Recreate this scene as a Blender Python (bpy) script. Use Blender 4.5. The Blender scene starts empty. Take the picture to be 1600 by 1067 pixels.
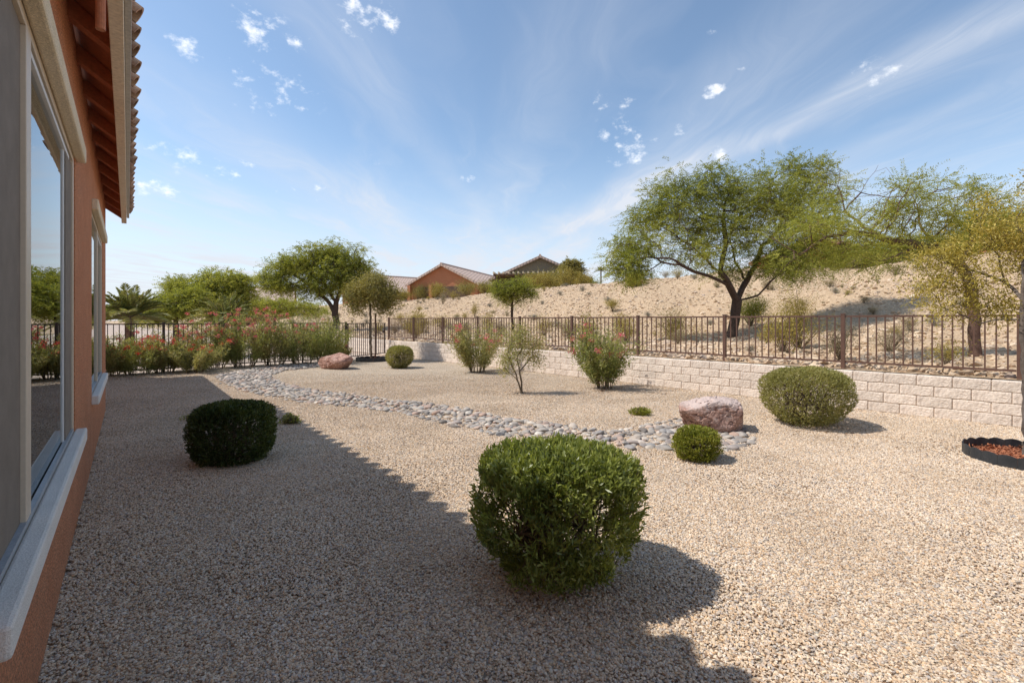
import bpy, math, random
import numpy as np
from mathutils import Vector, Matrix
C = bpy.context.scene
COL = C.collection
R = math.radians
rng = np.random.default_rng(7)
random.seed(7)
# ------------------------------------------------------------------ camera, sky, sun, exposure
F = 733.0; HZ = 500.0; EYE = 1.5
cam_d = bpy.data.cameras.new('camera'); cam = bpy.data.objects.new('camera', cam_d); COL.objects.link(cam)
cam.location = (0, 0, EYE); cam.rotation_euler = (R(90), 0, 0)
cam_d.sensor_width = 36; cam_d.lens = F/1600*36; cam_d.shift_y = -33.5/1600
cam_d.clip_start = 0.02; cam_d.clip_end = 3000
C.camera = cam
C.cycles.max_bounces = 10; C.cycles.diffuse_bounces = 5
C.view_settings.view_transform = 'Standard'; C.view_settings.look = 'None'
C.view_settings.gamma = 1; C.view_settings.use_curve_mapping = False
C.view_settings.exposure = 0.50
SUN = Vector((-0.715, -0.02, 1.0)).normalized()
SKY_STRENGTH = 0.145
sd = bpy.data.lights.new('sun', 'SUN'); sd.energy = 3.3; sd.angle = R(0.53); sd.color = (1, 0.955, 0.895)
so = bpy.data.objects.new('sun', sd); COL.objects.link(so); so.rotation_euler = SUN.to_track_quat('Z', 'Y').to_euler()
so.location = (0, 0, 30)

def make_world():
    w = bpy.data.worlds.new('World'); C.world = w; w.use_nodes = True
    nt = w.node_tree; N = nt.nodes; L = nt.links; N.clear()
    def n(t, **k):
        x = N.new(t)
        for a, b in k.items(): setattr(x, a, b)
        return x
    def m(op, a, b=None, c=None):
        x = n('ShaderNodeMath', operation=op)
        for i, v in enumerate((a, b, c)):
            if v is None: continue
            if isinstance(v, (int, float)): x.inputs[i].default_value = v
            else: L.new(v, x.inputs[i])
        return x.outputs[0]
    def smooth(v, a, b, lo=0.0, hi=1.0):
        x = n('ShaderNodeMapRange', interpolation_type='SMOOTHSTEP')
        L.new(v, x.inputs[0])
        for i, q in enumerate((a, b, lo, hi)): x.inputs[i+1].default_value = q
        return x.outputs[0]
    sky = n('ShaderNodeTexSky', sky_type='NISHITA', sun_disc=False)
    sky.sun_elevation = math.asin(SUN.z); sky.sun_rotation = math.atan2(SUN.x, SUN.y)
    sky.altitude = 700; sky.air_density = 1.0; sky.dust_density = 0.7; sky.ozone_density = 2.2
    tc = n('ShaderNodeTexCoord'); D = tc.outputs['Generated']
    sep = n('ShaderNodeSeparateXYZ'); L.new(D, sep.inputs[0])
    X, Y, Z = sep.outputs
    zc = m('MAXIMUM', Z, 0.03)
    a = m('DIVIDE', X, zc); b = m('DIVIDE', Y, zc)
    # cirrus: streaks drawn out along +Y on a high flat layer
    warp = n('ShaderNodeTexNoise'); warp.inputs['Scale'].default_value = 1.3; warp.inputs['Detail'].default_value = 3
    cmb0 = n('ShaderNodeCombineXYZ'); L.new(a, cmb0.inputs[0]); L.new(m('MULTIPLY', b, .5), cmb0.inputs[1])
    L.new(cmb0.outputs[0], warp.inputs['Vector'])
    wv = m('MULTIPLY', m('SUBTRACT', warp.outputs[0], .5), 1.3)
    aw = m('ADD', a, wv)
    def noise(xs, ys, detail, rough, off=0.0):
        c = n('ShaderNodeCombineXYZ'); L.new(m('MULTIPLY', aw, xs), c.inputs[0]); L.new(m('MULTIPLY', b, ys), c.inputs[1])
        c.inputs[2].default_value = off
        t = n('ShaderNodeTexNoise'); t.inputs['Scale'].default_value = 1; t.inputs['Detail'].default_value = detail
        t.inputs['Roughness'].default_value = rough; L.new(c.outputs[0], t.inputs['Vector']); return t.outputs[0]
    n1 = noise(2.2, .45, 6, .55); n2 = noise(9.0, 1.3, 6, .62, 3.0); n3 = noise(.9, .4, 3, .5, 8.0)
    tot = m('MULTIPLY', m('MULTIPLY', smooth(n1, .42, .8), smooth(n2, .2, .8, .4, 1.0)), smooth(Z, .1, .55, .75, .2))
    def band(x0, x1, y0, y1, wd, k):    # a streak from (x0,y0) to (x1,y1) on the layer
        t = m('DIVIDE', m('SUBTRACT', b, y0), y1-y0)
        cx = m('ADD', x0, m('MULTIPLY', t, x1-x0))
        dd = m('ABSOLUTE', m('SUBTRACT', a, m('ADD', cx, m('MULTIPLY', wv, .35))))
        g = smooth(dd, 0, wd, 1, 0)
        return m('MULTIPLY', m('MULTIPLY', g, k), smooth(n2, .2, .8, .45, 1.0))
    for args in ((1.75, .62, 1.45, 4.6, .40, .24), (1.66, 1.42, 1.4, 2.3, .20, .40), (1.02, .85, 1.4, 6.5, .36, .34), (-.62, -.3, 1.7, 4.1, .2, .22), (.22, -.17, 1.5, 4.1, .28, .15), (2.2,2.0,1.2,5,.35,.3), (-1.6,-1.2,1.5,6,.6,.25)):
        tot = m('ADD', tot, band(*args))
    tot = m('MULTIPLY', tot, smooth(n3, .2, .62, .35, 1.0))
    # veil low over the horizon
    veil = m('MULTIPLY', m('POWER', smooth(Z, -.02, .42, 1.0, 0.0), 1.6), smooth(n1, .2, .65, .8, 1.0))
    tot = m('ADD', tot, veil)
    # cumulus scraps, each about its own direction
    pn = n('ShaderNodeTexNoise'); pn.inputs['Scale'].default_value = 34; pn.inputs['Detail'].default_value = 7; pn.inputs['Roughness'].default_value = .62
    mp = n('ShaderNodeMapping'); mp.inputs['Scale'].default_value = (1, 1, 1.5); L.new(D, mp.inputs[0]); L.new(mp.outputs[0], pn.inputs['Vector'])
    puff = None
    for (px, py, w_, h_, k) in ((400,47,30,22,1),(462,63,18,13,.95),(283,70,20,14,1),(425,140,44,26,1),(560,20,30,22,1),(612,36,18,15,1),
            (290,250,30,13,1),(345,268,22,12,.8),(248,294,26,12,1.05),(232,228,20,9,.8),(985,236,26,17,1.1),(962,205,26,15,.95),(945,218,16,9,.7),(940,160,12,9,.9),(980,157,12,7,.7),
            (1117,143,13,9,1),(1135,240,20,10,.9),(1068,200,12,12,.6),(595,255,13,7,.8),(736,283,10,7,1),(1030,221,14,7,.7),(505,297,12,6,.7),(440,290,18,8,.6),(1360,122,34,18,.8),
            (925,230,16,9,.7),(390,260,14,7,.6),(1120,45,9,5,.6),(1160,110,9,5,.5),(500,320,16,7,.4)):
        v = Vector(((px-800)/F, 1, (HZ-py)/F)); ln = v.length; v.normalize()
        s = n('ShaderNodeVectorMath', operation='SUBTRACT'); L.new(D, s.inputs[0]); s.inputs[1].default_value = v
        q = n('ShaderNodeVectorMath', operation='MULTIPLY'); L.new(s.outputs[0], q.inputs[0])
        kx = F*ln/(w_*1.9); kz = F*ln/(h_*1.9); q.inputs[1].default_value = (kx, kx, kz)
        l = n('ShaderNodeVectorMath', operation='LENGTH'); L.new(q.outputs[0], l.inputs[0])
        g = smooth(l.outputs['Value'], 0, 1.15, k, 0)
        puff = g if puff is None else m('MAXIMUM', puff, g)
    puff = m('MULTIPLY', smooth(m('ADD', m('MULTIPLY', puff, .34), m('MULTIPLY', m('SUBTRACT', pn.outputs[0], .5), 1.7)), .20, .72), m('MINIMUM', m('MULTIPLY', puff, 3.0), .92))
    # colours
    hs = n('ShaderNodeHueSaturation'); L.new(sky.outputs[0], hs.inputs['Color']); hs.inputs['Saturation'].default_value = SKYSAT; hs.inputs['Value'].default_value = 1.0
    tint = n('ShaderNodeMix', data_type='RGBA', blend_type='MULTIPLY'); tint.inputs[0].default_value = 1; L.new(hs.outputs[0], tint.inputs[6]); tint.inputs[7].default_value = (.86, .925, .91, 1)
    mx = n('ShaderNodeMix', data_type='RGBA'); L.new(m('MINIMUM', tot, .95), mx.inputs[0]); L.new(tint.outputs[2], mx.inputs[6]); mx.inputs[7].default_value = CIRRUS
    mx2 = n('ShaderNodeMix', data_type='RGBA'); L.new(puff, mx2.inputs[0]); L.new(mx.outputs[2], mx2.inputs[6]); mx2.inputs[7].default_value = PUFF
    bg = n('ShaderNodeBackground'); bg.inputs[1].default_value = SKY_STRENGTH; L.new(mx2.outputs[2], bg.inputs[0])
    out = n('ShaderNodeOutputWorld'); L.new(bg.outputs[0], out.inputs[0])
SKYSAT = .90; CIRRUS = (3.9, 4.1, 4.5, 1); PUFF = (6.0, 6.1, 6.3, 1)
make_world()

# ------------------------------------------------------------------ helpers
def tag(o, label=None, cat=None, group=None, kind=None):
    if label: o['label'] = label
    if cat: o['category'] = cat
    if group: o['group'] = group
    if kind: o['kind'] = kind
    return o
def empty(name, loc, label, cat, group=None):
    o = bpy.data.objects.new(name, None); COL.objects.link(o); o.location = loc; o.empty_display_size = .1
    return tag(o, label, cat, group)
def link(name, me, parent=None, mat=None, loc=None):
    o = bpy.data.objects.new(name, me); COL.objects.link(o)
    if mat is not None and not me.materials: me.materials.append(mat)
    if parent is not None:
        o.parent = parent
    if loc is not None: o.location = loc
    return o
def child(name, me, parent, mat=None):
    """mesh given in world coordinates, parent an object whose world matrix is a translation"""
    o = link(name, me, parent, mat)
    off = Vector((0, 0, 0)); p = parent
    while p is not None: off += p.location; p = p.parent
    o.location = -off
    return o
def mesh_np(name, V, Fq, smooth=False, uv=None):
    """V (n,3), Fq (m,k) same-size faces"""
    V = np.asarray(V, dtype=np.float32); Fq = np.asarray(Fq, dtype=np.int32)
    me = bpy.data.meshes.new(name)
    me.vertices.add(len(V)); me.vertices.foreach_set('co', V.ravel())
    k = Fq.shape[1]; m = len(Fq)
    me.loops.add(m*k); me.loops.foreach_set('vertex_index', Fq.ravel())
    me.polygons.add(m); me.polygons.foreach_set('loop_start', np.arange(0, m*k, k, dtype=np.int32))
    try: me.polygons.foreach_set('loop_total', np.full(m, k, dtype=np.int32))
    except Exception: pass
    if smooth: me.polygons.foreach_set('use_smooth', np.ones(m, dtype=bool))
    me.update(calc_edges=True); me.validate()
    return me
class MB:
    def __init__(s): s.v = []; s.f = []
    def quadbox(s, P8):
        b = len(s.v); s.v += [tuple(p) for p in P8]
        for q in ((0,3,2,1),(4,5,6,7),(0,1,5,4),(1,2,6,5),(2,3,7,6),(3,0,4,7)): s.f.append(tuple(b+i for i in q))
        return s
    def box(s, x0,x1,y0,y1,z0,z1, T=None):
        P = [(x0,y0,z0),(x1,y0,z0),(x1,y1,z0),(x0,y1,z0),(x0,y0,z1),(x1,y0,z1),(x1,y1,z1),(x0,y1,z1)]
        if T is not None: P = [T(*p) for p in P]
        return s.quadbox(P)
    def poly(s, pts):
        b = len(s.v); s.v += [tuple(p) for p in pts]; s.f.append(tuple(range(b, b+len(pts)))); return s
    def tube(s, pts, radii, k=8, cap=True):
        pts = [Vector(p) for p in pts]; b = len(s.v); u = None
        for i, p in enumerate(pts):
            d = (pts[min(i+1, len(pts)-1)] - pts[max(i-1, 0)]).normalized()
            if u is None: u = d.orthogonal().normalized()
            u = (u - d*u.dot(d)).normalized(); w = d.cross(u)
            r = radii[i] if hasattr(radii, '__len__') else radii
            for j in range(k):
                a = 2*math.pi*j/k; s.v.append(tuple(p + (u*math.cos(a) + w*math.sin(a))*r))
        for i in range(len(pts)-1):
            for j in range(k):
                s.f.append((b+i*k+j, b+i*k+(j+1)%k, b+(i+1)*k+(j+1)%k, b+(i+1)*k+j))
        if cap:
            s.f.append(tuple(b+j for j in reversed(range(k)))); e = b+(len(pts)-1)*k; s.f.append(tuple(e+j for j in range(k)))
        return s
    def mesh(s, name, smooth=False, bevel=0):
        me = bpy.data.meshes.new(name); me.from_pydata(s.v, [], s.f)
        if bevel:
            import bmesh
            bm = bmesh.new(); bm.from_mesh(me)
            bmesh.ops.recalc_face_normals(bm, faces=bm.faces)
            bmesh.ops.bevel(bm, geom=list(bm.edges), offset=bevel, segments=2, affect='EDGES', profile=.5)
            bm.to_mesh(me); bm.free()
        if smooth:
            for p in me.polygons: p.use_smooth = True
        me.update(); return me
def P(x, Z, z): return Vector(((x-800)/F*Z, Z, z))              # a pixel column at depth Z and height z
def PY(x, y, Z): return Vector(((x-800)/F*Z, Z, EYE+(HZ-y)/F*Z))  # a pixel at depth Z
def G(x, y, z=0.0):
    Z = F*(EYE-z)/(y-HZ); return Vector(((x-800)/F*Z, Z, z))
def vnoise(x, y, z=0, seed=0):
    """cheap smooth noise on arrays"""
    x, y, z = np.broadcast_arrays(np.asarray(x, float), np.asarray(y, float), np.asarray(z, float)); xi = np.floor(x).astype(int); yi = np.floor(y).astype(int); zi = np.floor(z).astype(int)
    xf = x-xi; yf = y-yi; zf = z-zi
    sx = xf*xf*(3-2*xf); sy = yf*yf*(3-2*yf); sz = zf*zf*(3-2*zf)
    def h(i, j, k):
        q = (i*374761393 + j*668265263 + k*2147483647 + seed*974634777) & 0xffffffff
        q = ((q ^ (q >> 13))*1274126177) & 0xffffffff
        return ((q ^ (q >> 16)) & 0xffff)/65535.0
    r = 0
    for a in (0, 1):
        for b in (0, 1):
            for c in (0, 1):
                r = r + h(xi+a, yi+b, zi+c)*(sx if a else 1-sx)*(sy if b else 1-sy)*(sz if c else 1-sz)
    return r*2-1
def fbm(x, y, z=0, oct=4, seed=0):
    r = 0; a = 1
    for i in range(oct):
        r = r + a*vnoise(np.asarray(x)*2**i, np.asarray(y)*2**i, np.asarray(z)*2**i, seed+i); a *= .5
    return r

# ------------------------------------------------------------------ materials
def M(name):
    m = bpy.data.materials.new(name); m.use_nodes = True; nt = m.node_tree; nt.nodes.clear()
    return m, nt, nt.nodes, nt.links
def nd(N, t, **k):
    x = N.new(t)
    for a, b in k.items(): setattr(x, a, b)
    return x
def ramp(N, L, src, stops, interp='LINEAR'):
    r = nd(N, 'ShaderNodeValToRGB'); r.color_ramp.interpolation = interp
    e = r.color_ramp.elements
    while len(e) < len(stops): e.new(.5)
    for i, (p, c) in enumerate(stops):
        e[i].position = p; e[i].color = (*c, 1)
    L.new(src, r.inputs[0]); return r.outputs[0]
def noise(N, L, vec, scale, detail=4, rough=.5, dist=0):
    t = nd(N, 'ShaderNodeTexNoise'); t.inputs['Scale'].default_value = scale; t.inputs['Detail'].default_value = detail
    t.inputs['Roughness'].default_value = rough; t.inputs['Distortion'].default_value = dist
    if vec is not None: L.new(vec, t.inputs['Vector'])
    return t.outputs[0]
def mixc(N, L, f, a, b, mode='MIX'):
    x = nd(N, 'ShaderNodeMix', data_type='RGBA', blend_type=mode)
    for v, i in ((f, 0), (a, 6), (b, 7)):
        if hasattr(v, 'links') or hasattr(v, 'is_linked'): L.new(v, x.inputs[i])
        elif i == 0: x.inputs[0].default_value = v
        else: x.inputs[i].default_value = (*v, 1)
    return x.outputs[2]
def surface(name, c1, c2, scale=6, rough=.8, bump=0.3, bscale=60, bdist=.01, spec=.3, metallic=0, c3=None, coords='Object', objrand=0.0, fine=0.12):
    """two-tone mottled surface with fine relief"""
    m, nt, N, L = M(name)
    tc = nd(N, 'ShaderNodeTexCoord'); v = tc.outputs[coords]
    f = noise(N, L, v, scale, 6, .6)
    st = [(.3, c1), (.7, c2)]
    if c3: st = [(.25, c1), (.5, c2), (.75, c3)]
    col = ramp(N, L, f, st)
    g = noise(N, L, v, bscale*1.3, 3, .6)
    k = nd(N, 'ShaderNodeMapRange'); L.new(g, k.inputs[0]); k.inputs[1].default_value=.3; k.inputs[2].default_value=.7; k.inputs[3].default_value = 1-fine*1.5; k.inputs[4].default_value = 1+fine
    sc = nd(N, 'ShaderNodeVectorMath', operation='SCALE'); L.new(col, sc.inputs[0]); L.new(k.outputs[0], sc.inputs['Scale']); col = sc.outputs[0]
    if objrand:
        oi = nd(N, 'ShaderNodeObjectInfo'); k = nd(N, 'ShaderNodeMapRange'); L.new(oi.outputs['Random'], k.inputs[0]); k.inputs[3].default_value = 1-objrand; k.inputs[4].default_value = 1+objrand
        sc = nd(N, 'ShaderNodeVectorMath', operation='SCALE'); L.new(col, sc.inputs[0]); L.new(k.outputs[0], sc.inputs['Scale']); col = sc.outputs[0]
    p = nd(N, 'ShaderNodeBsdfPrincipled'); L.new(col, p.inputs['Base Color']); p.inputs['Roughness'].default_value = rough
    p.inputs['Specular IOR Level'].default_value = spec; p.inputs['Metallic'].default_value = metallic
    if bump:
        b = nd(N, 'ShaderNodeBump'); b.inputs['Strength'].default_value = bump; b.inputs['Distance'].default_value = bdist
        L.new(noise(N, L, v, bscale, 5, .6), b.inputs['Height']); L.new(b.outputs[0], p.inputs['Normal'])
    o = nd(N, 'ShaderNodeOutputMaterial'); L.new(p.outputs[0], o.inputs[0]); return m
def leafmat(name, cols, trans=.3, rough=.45, spec=.35, patch=1.2):
    m, nt, N, L = M(name)
    ge = nd(N, 'ShaderNodeNewGeometry'); n_ = len(cols)
    tc = nd(N, 'ShaderNodeTexCoord')
    pn = noise(N, L, tc.outputs['Object'], patch, 3, .6)
    s = nd(N, 'ShaderNodeMath', operation='MULTIPLY_ADD'); L.new(ge.outputs['Random Per Island'], s.inputs[0]); s.inputs[1].default_value = .62
    q = nd(N, 'ShaderNodeMath', operation='MULTIPLY_ADD'); L.new(pn, q.inputs[0]); q.inputs[1].default_value = 1.3; q.inputs[2].default_value = -.46
    L.new(q.outputs[0], s.inputs[2])
    col = ramp(N, L, s.outputs[0], [((i+.5)/n_, c) for i, c in enumerate(cols)])
    p = nd(N, 'ShaderNodeBsdfPrincipled'); L.new(col, p.inputs['Base Color']); p.inputs['Roughness'].default_value = rough; p.inputs['Specular IOR Level'].default_value = spec
    t = nd(N, 'ShaderNodeBsdfTranslucent'); tcx = mixc(N, L, 1.0, col, (1.25, 1.2, .6), 'MULTIPLY'); L.new(tcx, t.inputs[0])
    mx = nd(N, 'ShaderNodeMixShader'); mx.inputs[0].default_value = trans; L.new(p.outputs[0], mx.inputs[1]); L.new(t.outputs[0], mx.inputs[2])
    o = nd(N, 'ShaderNodeOutputMaterial'); L.new(mx.outputs[0], o.inputs[0]); return m
def stonemat(name, stops, scale=30, rough=.85, bump=.4, rand='object', bdist=.004, patch=None):
    """each stone its own tone"""
    m, nt, N, L = M(name)
    if rand == 'object': r = nd(N, 'ShaderNodeObjectInfo').outputs['Random']
    else: r = nd(N, 'ShaderNodeNewGeometry').outputs['Random Per Island']
    col = ramp(N, L, r, stops)
    tc = nd(N, 'ShaderNodeTexCoord'); f = noise(N, L, tc.outputs['Object'], scale, 5, .6)
    k = nd(N, 'ShaderNodeMapRange'); L.new(f, k.inputs[0]); k.inputs[1].default_value=.25; k.inputs[2].default_value=.75; k.inputs[3].default_value = .78; k.inputs[4].default_value = 1.15
    if patch:
        g_ = nd(N, 'ShaderNodeNewGeometry'); big = noise(N, L, g_.outputs['Position'], patch, 5, .65); kk = nd(N, 'ShaderNodeMapRange'); L.new(big, kk.inputs[0]); kk.inputs[1].default_value = .35; kk.inputs[2].default_value = .65; kk.inputs[3].default_value = 0; kk.inputs[4].default_value = 1
        col = mixc(N, L, kk.outputs[0], mixc(N, L, 1.0, col, (.92, .89, .87), 'MULTIPLY'), mixc(N, L, 1.0, col, (1.10, 1.09, 1.10), 'MULTIPLY'))
    sc = nd(N, 'ShaderNodeVectorMath', operation='SCALE'); L.new(col, sc.inputs[0]); L.new(k.outputs[0], sc.inputs['Scale'])
    p = nd(N, 'ShaderNodeBsdfPrincipled'); L.new(sc.outputs[0], p.inputs['Base Color']); p.inputs['Roughness'].default_value = rough; p.inputs['Specular IOR Level'].default_value = .25
    if bump:
        b = nd(N, 'ShaderNodeBump'); b.inputs['Strength'].default_value = bump; b.inputs['Distance'].default_value = bdist; L.new(f, b.inputs['Height']); L.new(b.outputs[0], p.inputs['Normal'])
    o = nd(N, 'ShaderNodeOutputMaterial'); L.new(p.outputs[0], o.inputs[0]); return m
GRAVEL = [(.0, (.24,.155,.10)), (.10, (.50,.36,.235)), (.28, (.68,.535,.375)), (.45, (.76,.62,.445)), (.58, (.47,.405,.34)), (.70, (.68,.46,.26)), (.82, (.81,.71,.57)), (.93, (.38,.34,.31)), (1., (.60,.46,.33))]
def groundmat(name, stops, cell, patch, patchcol=None, bump=1.0, EDGE=.5):
    m, nt, N, L = M(name)
    tc = nd(N, 'ShaderNodeTexCoord'); v = tc.outputs['Object']
    wn = nd(N, 'ShaderNodeTexNoise'); wn.inputs['Scale'].default_value = cell*.8; L.new(v, wn.inputs['Vector'])
    wv = nd(N, 'ShaderNodeVectorMath', operation='MULTIPLY_ADD'); L.new(wn.outputs['Color'], wv.inputs[0]); wv.inputs[1].default_value = (.6/cell,)*3; L.new(v, wv.inputs[2])
    vo = nd(N, 'ShaderNodeTexVoronoi'); vo.inputs['Scale'].default_value = cell; L.new(wv.outputs[0], vo.inputs['Vector'])
    sepc = nd(N, 'ShaderNodeSeparateColor'); L.new(vo.outputs['Color'], sepc.inputs[0])
    col = ramp(N, L, sepc.outputs[0], stops)
    ed = nd(N, 'ShaderNodeMapRange'); L.new(vo.outputs['Distance'], ed.inputs[0]); ed.inputs[1].default_value = .35; ed.inputs[2].default_value = .75; ed.inputs[3].default_value = 1.0; ed.inputs[4].default_value = EDGE
    big = noise(N, L, v, patch, 5, .6)
    k = nd(N, 'ShaderNodeMapRange'); L.new(big, k.inputs[0]); k.inputs[1].default_value=.3; k.inputs[2].default_value=.7; k.inputs[3].default_value = .9; k.inputs[4].default_value = 1.08
    mm = nd(N, 'ShaderNodeMath', operation='MULTIPLY'); L.new(k.outputs[0], mm.inputs[0]); L.new(ed.outputs[0], mm.inputs[1])
    sc = nd(N, 'ShaderNodeVectorMath', operation='SCALE'); L.new(col, sc.inputs[0]); L.new(mm.outputs[0], sc.inputs['Scale']); c = sc.outputs[0]
    if patchcol:
        bf = noise(N, L, v, patch*.35, 5, .65)
        bm_ = nd(N, 'ShaderNodeMapRange'); L.new(bf, bm_.inputs[0]); bm_.inputs[1].default_value=.5; bm_.inputs[2].default_value=.68; bm_.inputs[3].default_value=0; bm_.inputs[4].default_value=.55
        c = mixc(N, L, bm_.outputs[0], c, patchcol)
    p = nd(N, 'ShaderNodeBsdfPrincipled'); L.new(c, p.inputs['Base Color']); p.inputs['Roughness'].default_value = .92; p.inputs['Specular IOR Level'].default_value = .2
    iv = nd(N, 'ShaderNodeMath', operation='SUBTRACT'); iv.inputs[0].default_value = 1; L.new(vo.outputs['Distance'], iv.inputs[1])
    ad = nd(N, 'ShaderNodeMath', operation='MULTIPLY_ADD'); L.new(sepc.outputs[1], ad.inputs[0]); ad.inputs[1].default_value = .8; L.new(iv.outputs[0], ad.inputs[2])
    b = nd(N, 'ShaderNodeBump'); b.inputs['Strength'].default_value = bump; b.inputs['Distance'].default_value = .55/cell; L.new(ad.outputs[0], b.inputs['Height']); L.new(b.outputs[0], p.inputs['Normal'])
    o = nd(N, 'ShaderNodeOutputMaterial'); L.new(p.outputs[0], o.inputs[0]); return m
m_gravelground = groundmat('gravel_ground', GRAVEL, 70, 1.6)
m_gravel = stonemat('gravel_stone', GRAVEL, 40, bump=0, patch=1.1)
HILL = [(0, (.48,.33,.20)), (.3, (.61,.44,.28)), (.6, (.55,.40,.255)), (.8, (.46,.32,.20)), (1, (.66,.50,.34))]
m_hill = groundmat('hill_soil', HILL, 17, .5, (.50,.35,.22), bump=.6, EDGE=.75)
m_hillrock = stonemat('hill_rock', [(0, (.42,.30,.20)), (.3, (.60,.45,.30)), (.6, (.52,.39,.26)), (.85, (.69,.56,.41)), (1, (.40,.31,.25))], 8, bump=0, patch=.35)
m_farground = groundmat('far_soil', [(0, (.60,.46,.36)), (.5, (.64,.52,.42)), (1, (.50,.38,.30))], 5, .3, (.45,.32,.25), bump=.6)
m_cobble = stonemat('cobble', [(0, (.20,.17,.145)), (.25, (.36,.32,.28)), (.45, (.50,.43,.35)), (.6, (.28,.265,.25)), (.75, (.46,.31,.23)), (.88, (.64,.57,.48)), (1, (.34,.26,.20))], 25, rough=.7, bump=.2)
m_cobble_i = stonemat('cobble_far', [(0, (.20,.17,.145)), (.25, (.36,.32,.28)), (.45, (.50,.43,.35)), (.6, (.28,.265,.25)), (.75, (.46,.31,.23)), (.88, (.64,.57,.48)), (1, (.34,.26,.20))], 25, rough=.7, bump=.2, rand='island')
m_stucco = surface('orange_stucco', (.72,.29,.14), (.80,.36,.19), 3, .9, 1.0, 80, .03, fine=.4)
m_trimst = surface('cream_stucco_trim', (.74,.62,.43), (.82,.71,.53), 5, .9, .8, 130, .006, fine=.22)
m_sillst = surface('pale_stucco_sill', (.74,.69,.62), (.82,.77,.70), 5, .9, .8, 160, .006, fine=.12)
m_soffit = surface('painted_soffit', (.42,.16,.08), (.47,.18,.09), 4, .75, .3, 40, .004)
m_rafter = surface('painted_rafter', (.48,.18,.09), (.54,.21,.11), 5, .7, .4, 35, .004)
m_fascia = surface('cream_fascia', (.78,.68,.52), (.83,.74,.59), 3, .6, .2, 30, .003)
m_dripm = surface('drip_metal', (.42,.40,.38), (.50,.47,.44), 6, .5, .15, 50, .002)
m_tile = surface('clay_tile', (.22,.11,.07), (.40,.24,.15), 9, .75, .5, 60, .006, c3=(.55,.40,.27), objrand=.25)
m_frame = surface('tan_window_frame', (.60,.50,.38), (.64,.54,.42), 3, .45, .05, 50, .001, fine=.03)
m_sash = surface('white_sash', (.72,.71,.69), (.76,.75,.73), 3, .4, .05, 50, .001, fine=.03)
m_screen = surface('solar_screen', (.20,.165,.13), (.25,.21,.17), 8, .85, .4, 500, .001, fine=.2)
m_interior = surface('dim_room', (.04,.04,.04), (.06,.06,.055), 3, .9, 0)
m_track = surface('window_track', (.30,.32,.34), (.38,.40,.42), 5, .4, .1, 60, .001)
m_iron = surface('brown_iron', (.115,.062,.045), (.15,.085,.06), 8, .5, .15, 90, .001, fine=.06)
m_irondk = surface('dark_iron', (.05,.032,.026), (.07,.045,.036), 8, .5, .15, 90, .001, fine=.06)
m_block = surface('slump_block', (.67,.54,.44), (.78,.66,.545), 5, .92, 1.0, 22, .02, c3=(.64,.51,.41), objrand=.08, fine=.14, coords='Generated' if False else 'Object')
m_mortar = surface('mortar', (.54,.44,.35), (.60,.49,.39), 6, .95, .5, 80, .006)
m_bark = surface('dark_bark', (.055,.035,.026), (.12,.08,.058), 14, .95, 1, 35, .02)
m_barkred = surface('reddish_bark', (.12,.065,.045), (.20,.12,.085), 12, .95, 1, 30, .02)
m_barkgrey = surface('grey_bark', (.10,.078,.062), (.19,.155,.13), 14, .9, .8, 35, .01)
m_stem = surface('brown_stem', (.14,.10,.065), (.22,.17,.11), 14, .9, .5, 60, .004)
m_boulder = surface('pink_boulder', (.24,.13,.095), (.42,.25,.19), 9.0, .9, 1, 26, .03, c3=(.56,.42,.35), fine=.3)
m_boulder2 = surface('red_boulder', (.30,.15,.11), (.44,.25,.19), 7.0, .9, 1, 22, .03, c3=(.56,.39,.32), fine=.3)
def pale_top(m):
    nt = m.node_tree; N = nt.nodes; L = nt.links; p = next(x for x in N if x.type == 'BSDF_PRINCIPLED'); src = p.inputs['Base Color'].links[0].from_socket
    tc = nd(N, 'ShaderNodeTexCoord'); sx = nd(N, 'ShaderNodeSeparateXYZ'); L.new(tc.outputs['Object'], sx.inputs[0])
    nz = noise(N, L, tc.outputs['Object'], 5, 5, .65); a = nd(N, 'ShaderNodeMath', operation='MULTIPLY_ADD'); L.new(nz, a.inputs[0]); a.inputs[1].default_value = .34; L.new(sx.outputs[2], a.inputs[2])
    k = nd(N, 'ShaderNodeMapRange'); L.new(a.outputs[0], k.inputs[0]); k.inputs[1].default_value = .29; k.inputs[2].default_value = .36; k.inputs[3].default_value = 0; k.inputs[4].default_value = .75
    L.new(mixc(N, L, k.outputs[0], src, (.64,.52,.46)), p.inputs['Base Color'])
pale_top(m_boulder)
m_edging = surface('black_edging', (.030,.032,.034), (.05,.052,.054), 6, .5, .2, 60, .002)
m_mulch = surface('red_mulch', (.34,.12,.06), (.50,.20,.10), 20, .9, .8, 60, .01)
m_orange = surface('far_orange_stucco', (.44,.18,.09), (.48,.20,.10), 1, .9, .1, 20)
m_khaki = surface('far_khaki_stucco', (.20,.165,.115), (.225,.185,.13), 1, .9, .1, 20)
m_redwall = surface('far_red_stucco', (.28,.085,.055), (.32,.10,.065), 1, .9, .1, 20)
m_white = surface('white_paint', (.70,.68,.63), (.74,.72,.67), 2, .6, 0)
m_darkglass = surface('dark_glass', (.02,.025,.03), (.03,.035,.04), 2, .08, 0, spec=.8)
m_brownshade = surface('patio_brown_shade', (.10,.065,.045), (.14,.09,.065), 2, .9, 0)  # brown of the patio cover; also painted shade on the porch and patio slabs
m_flower = leafmat('oleander_flower', [(.60,.07,.13), (.72,.14,.20), (.78,.30,.34)], .3, .6)
m_petred = leafmat('red_flower', [(.60,.03,.03), (.72,.06,.07), (.7,.12,.14)], .3, .6)
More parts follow.
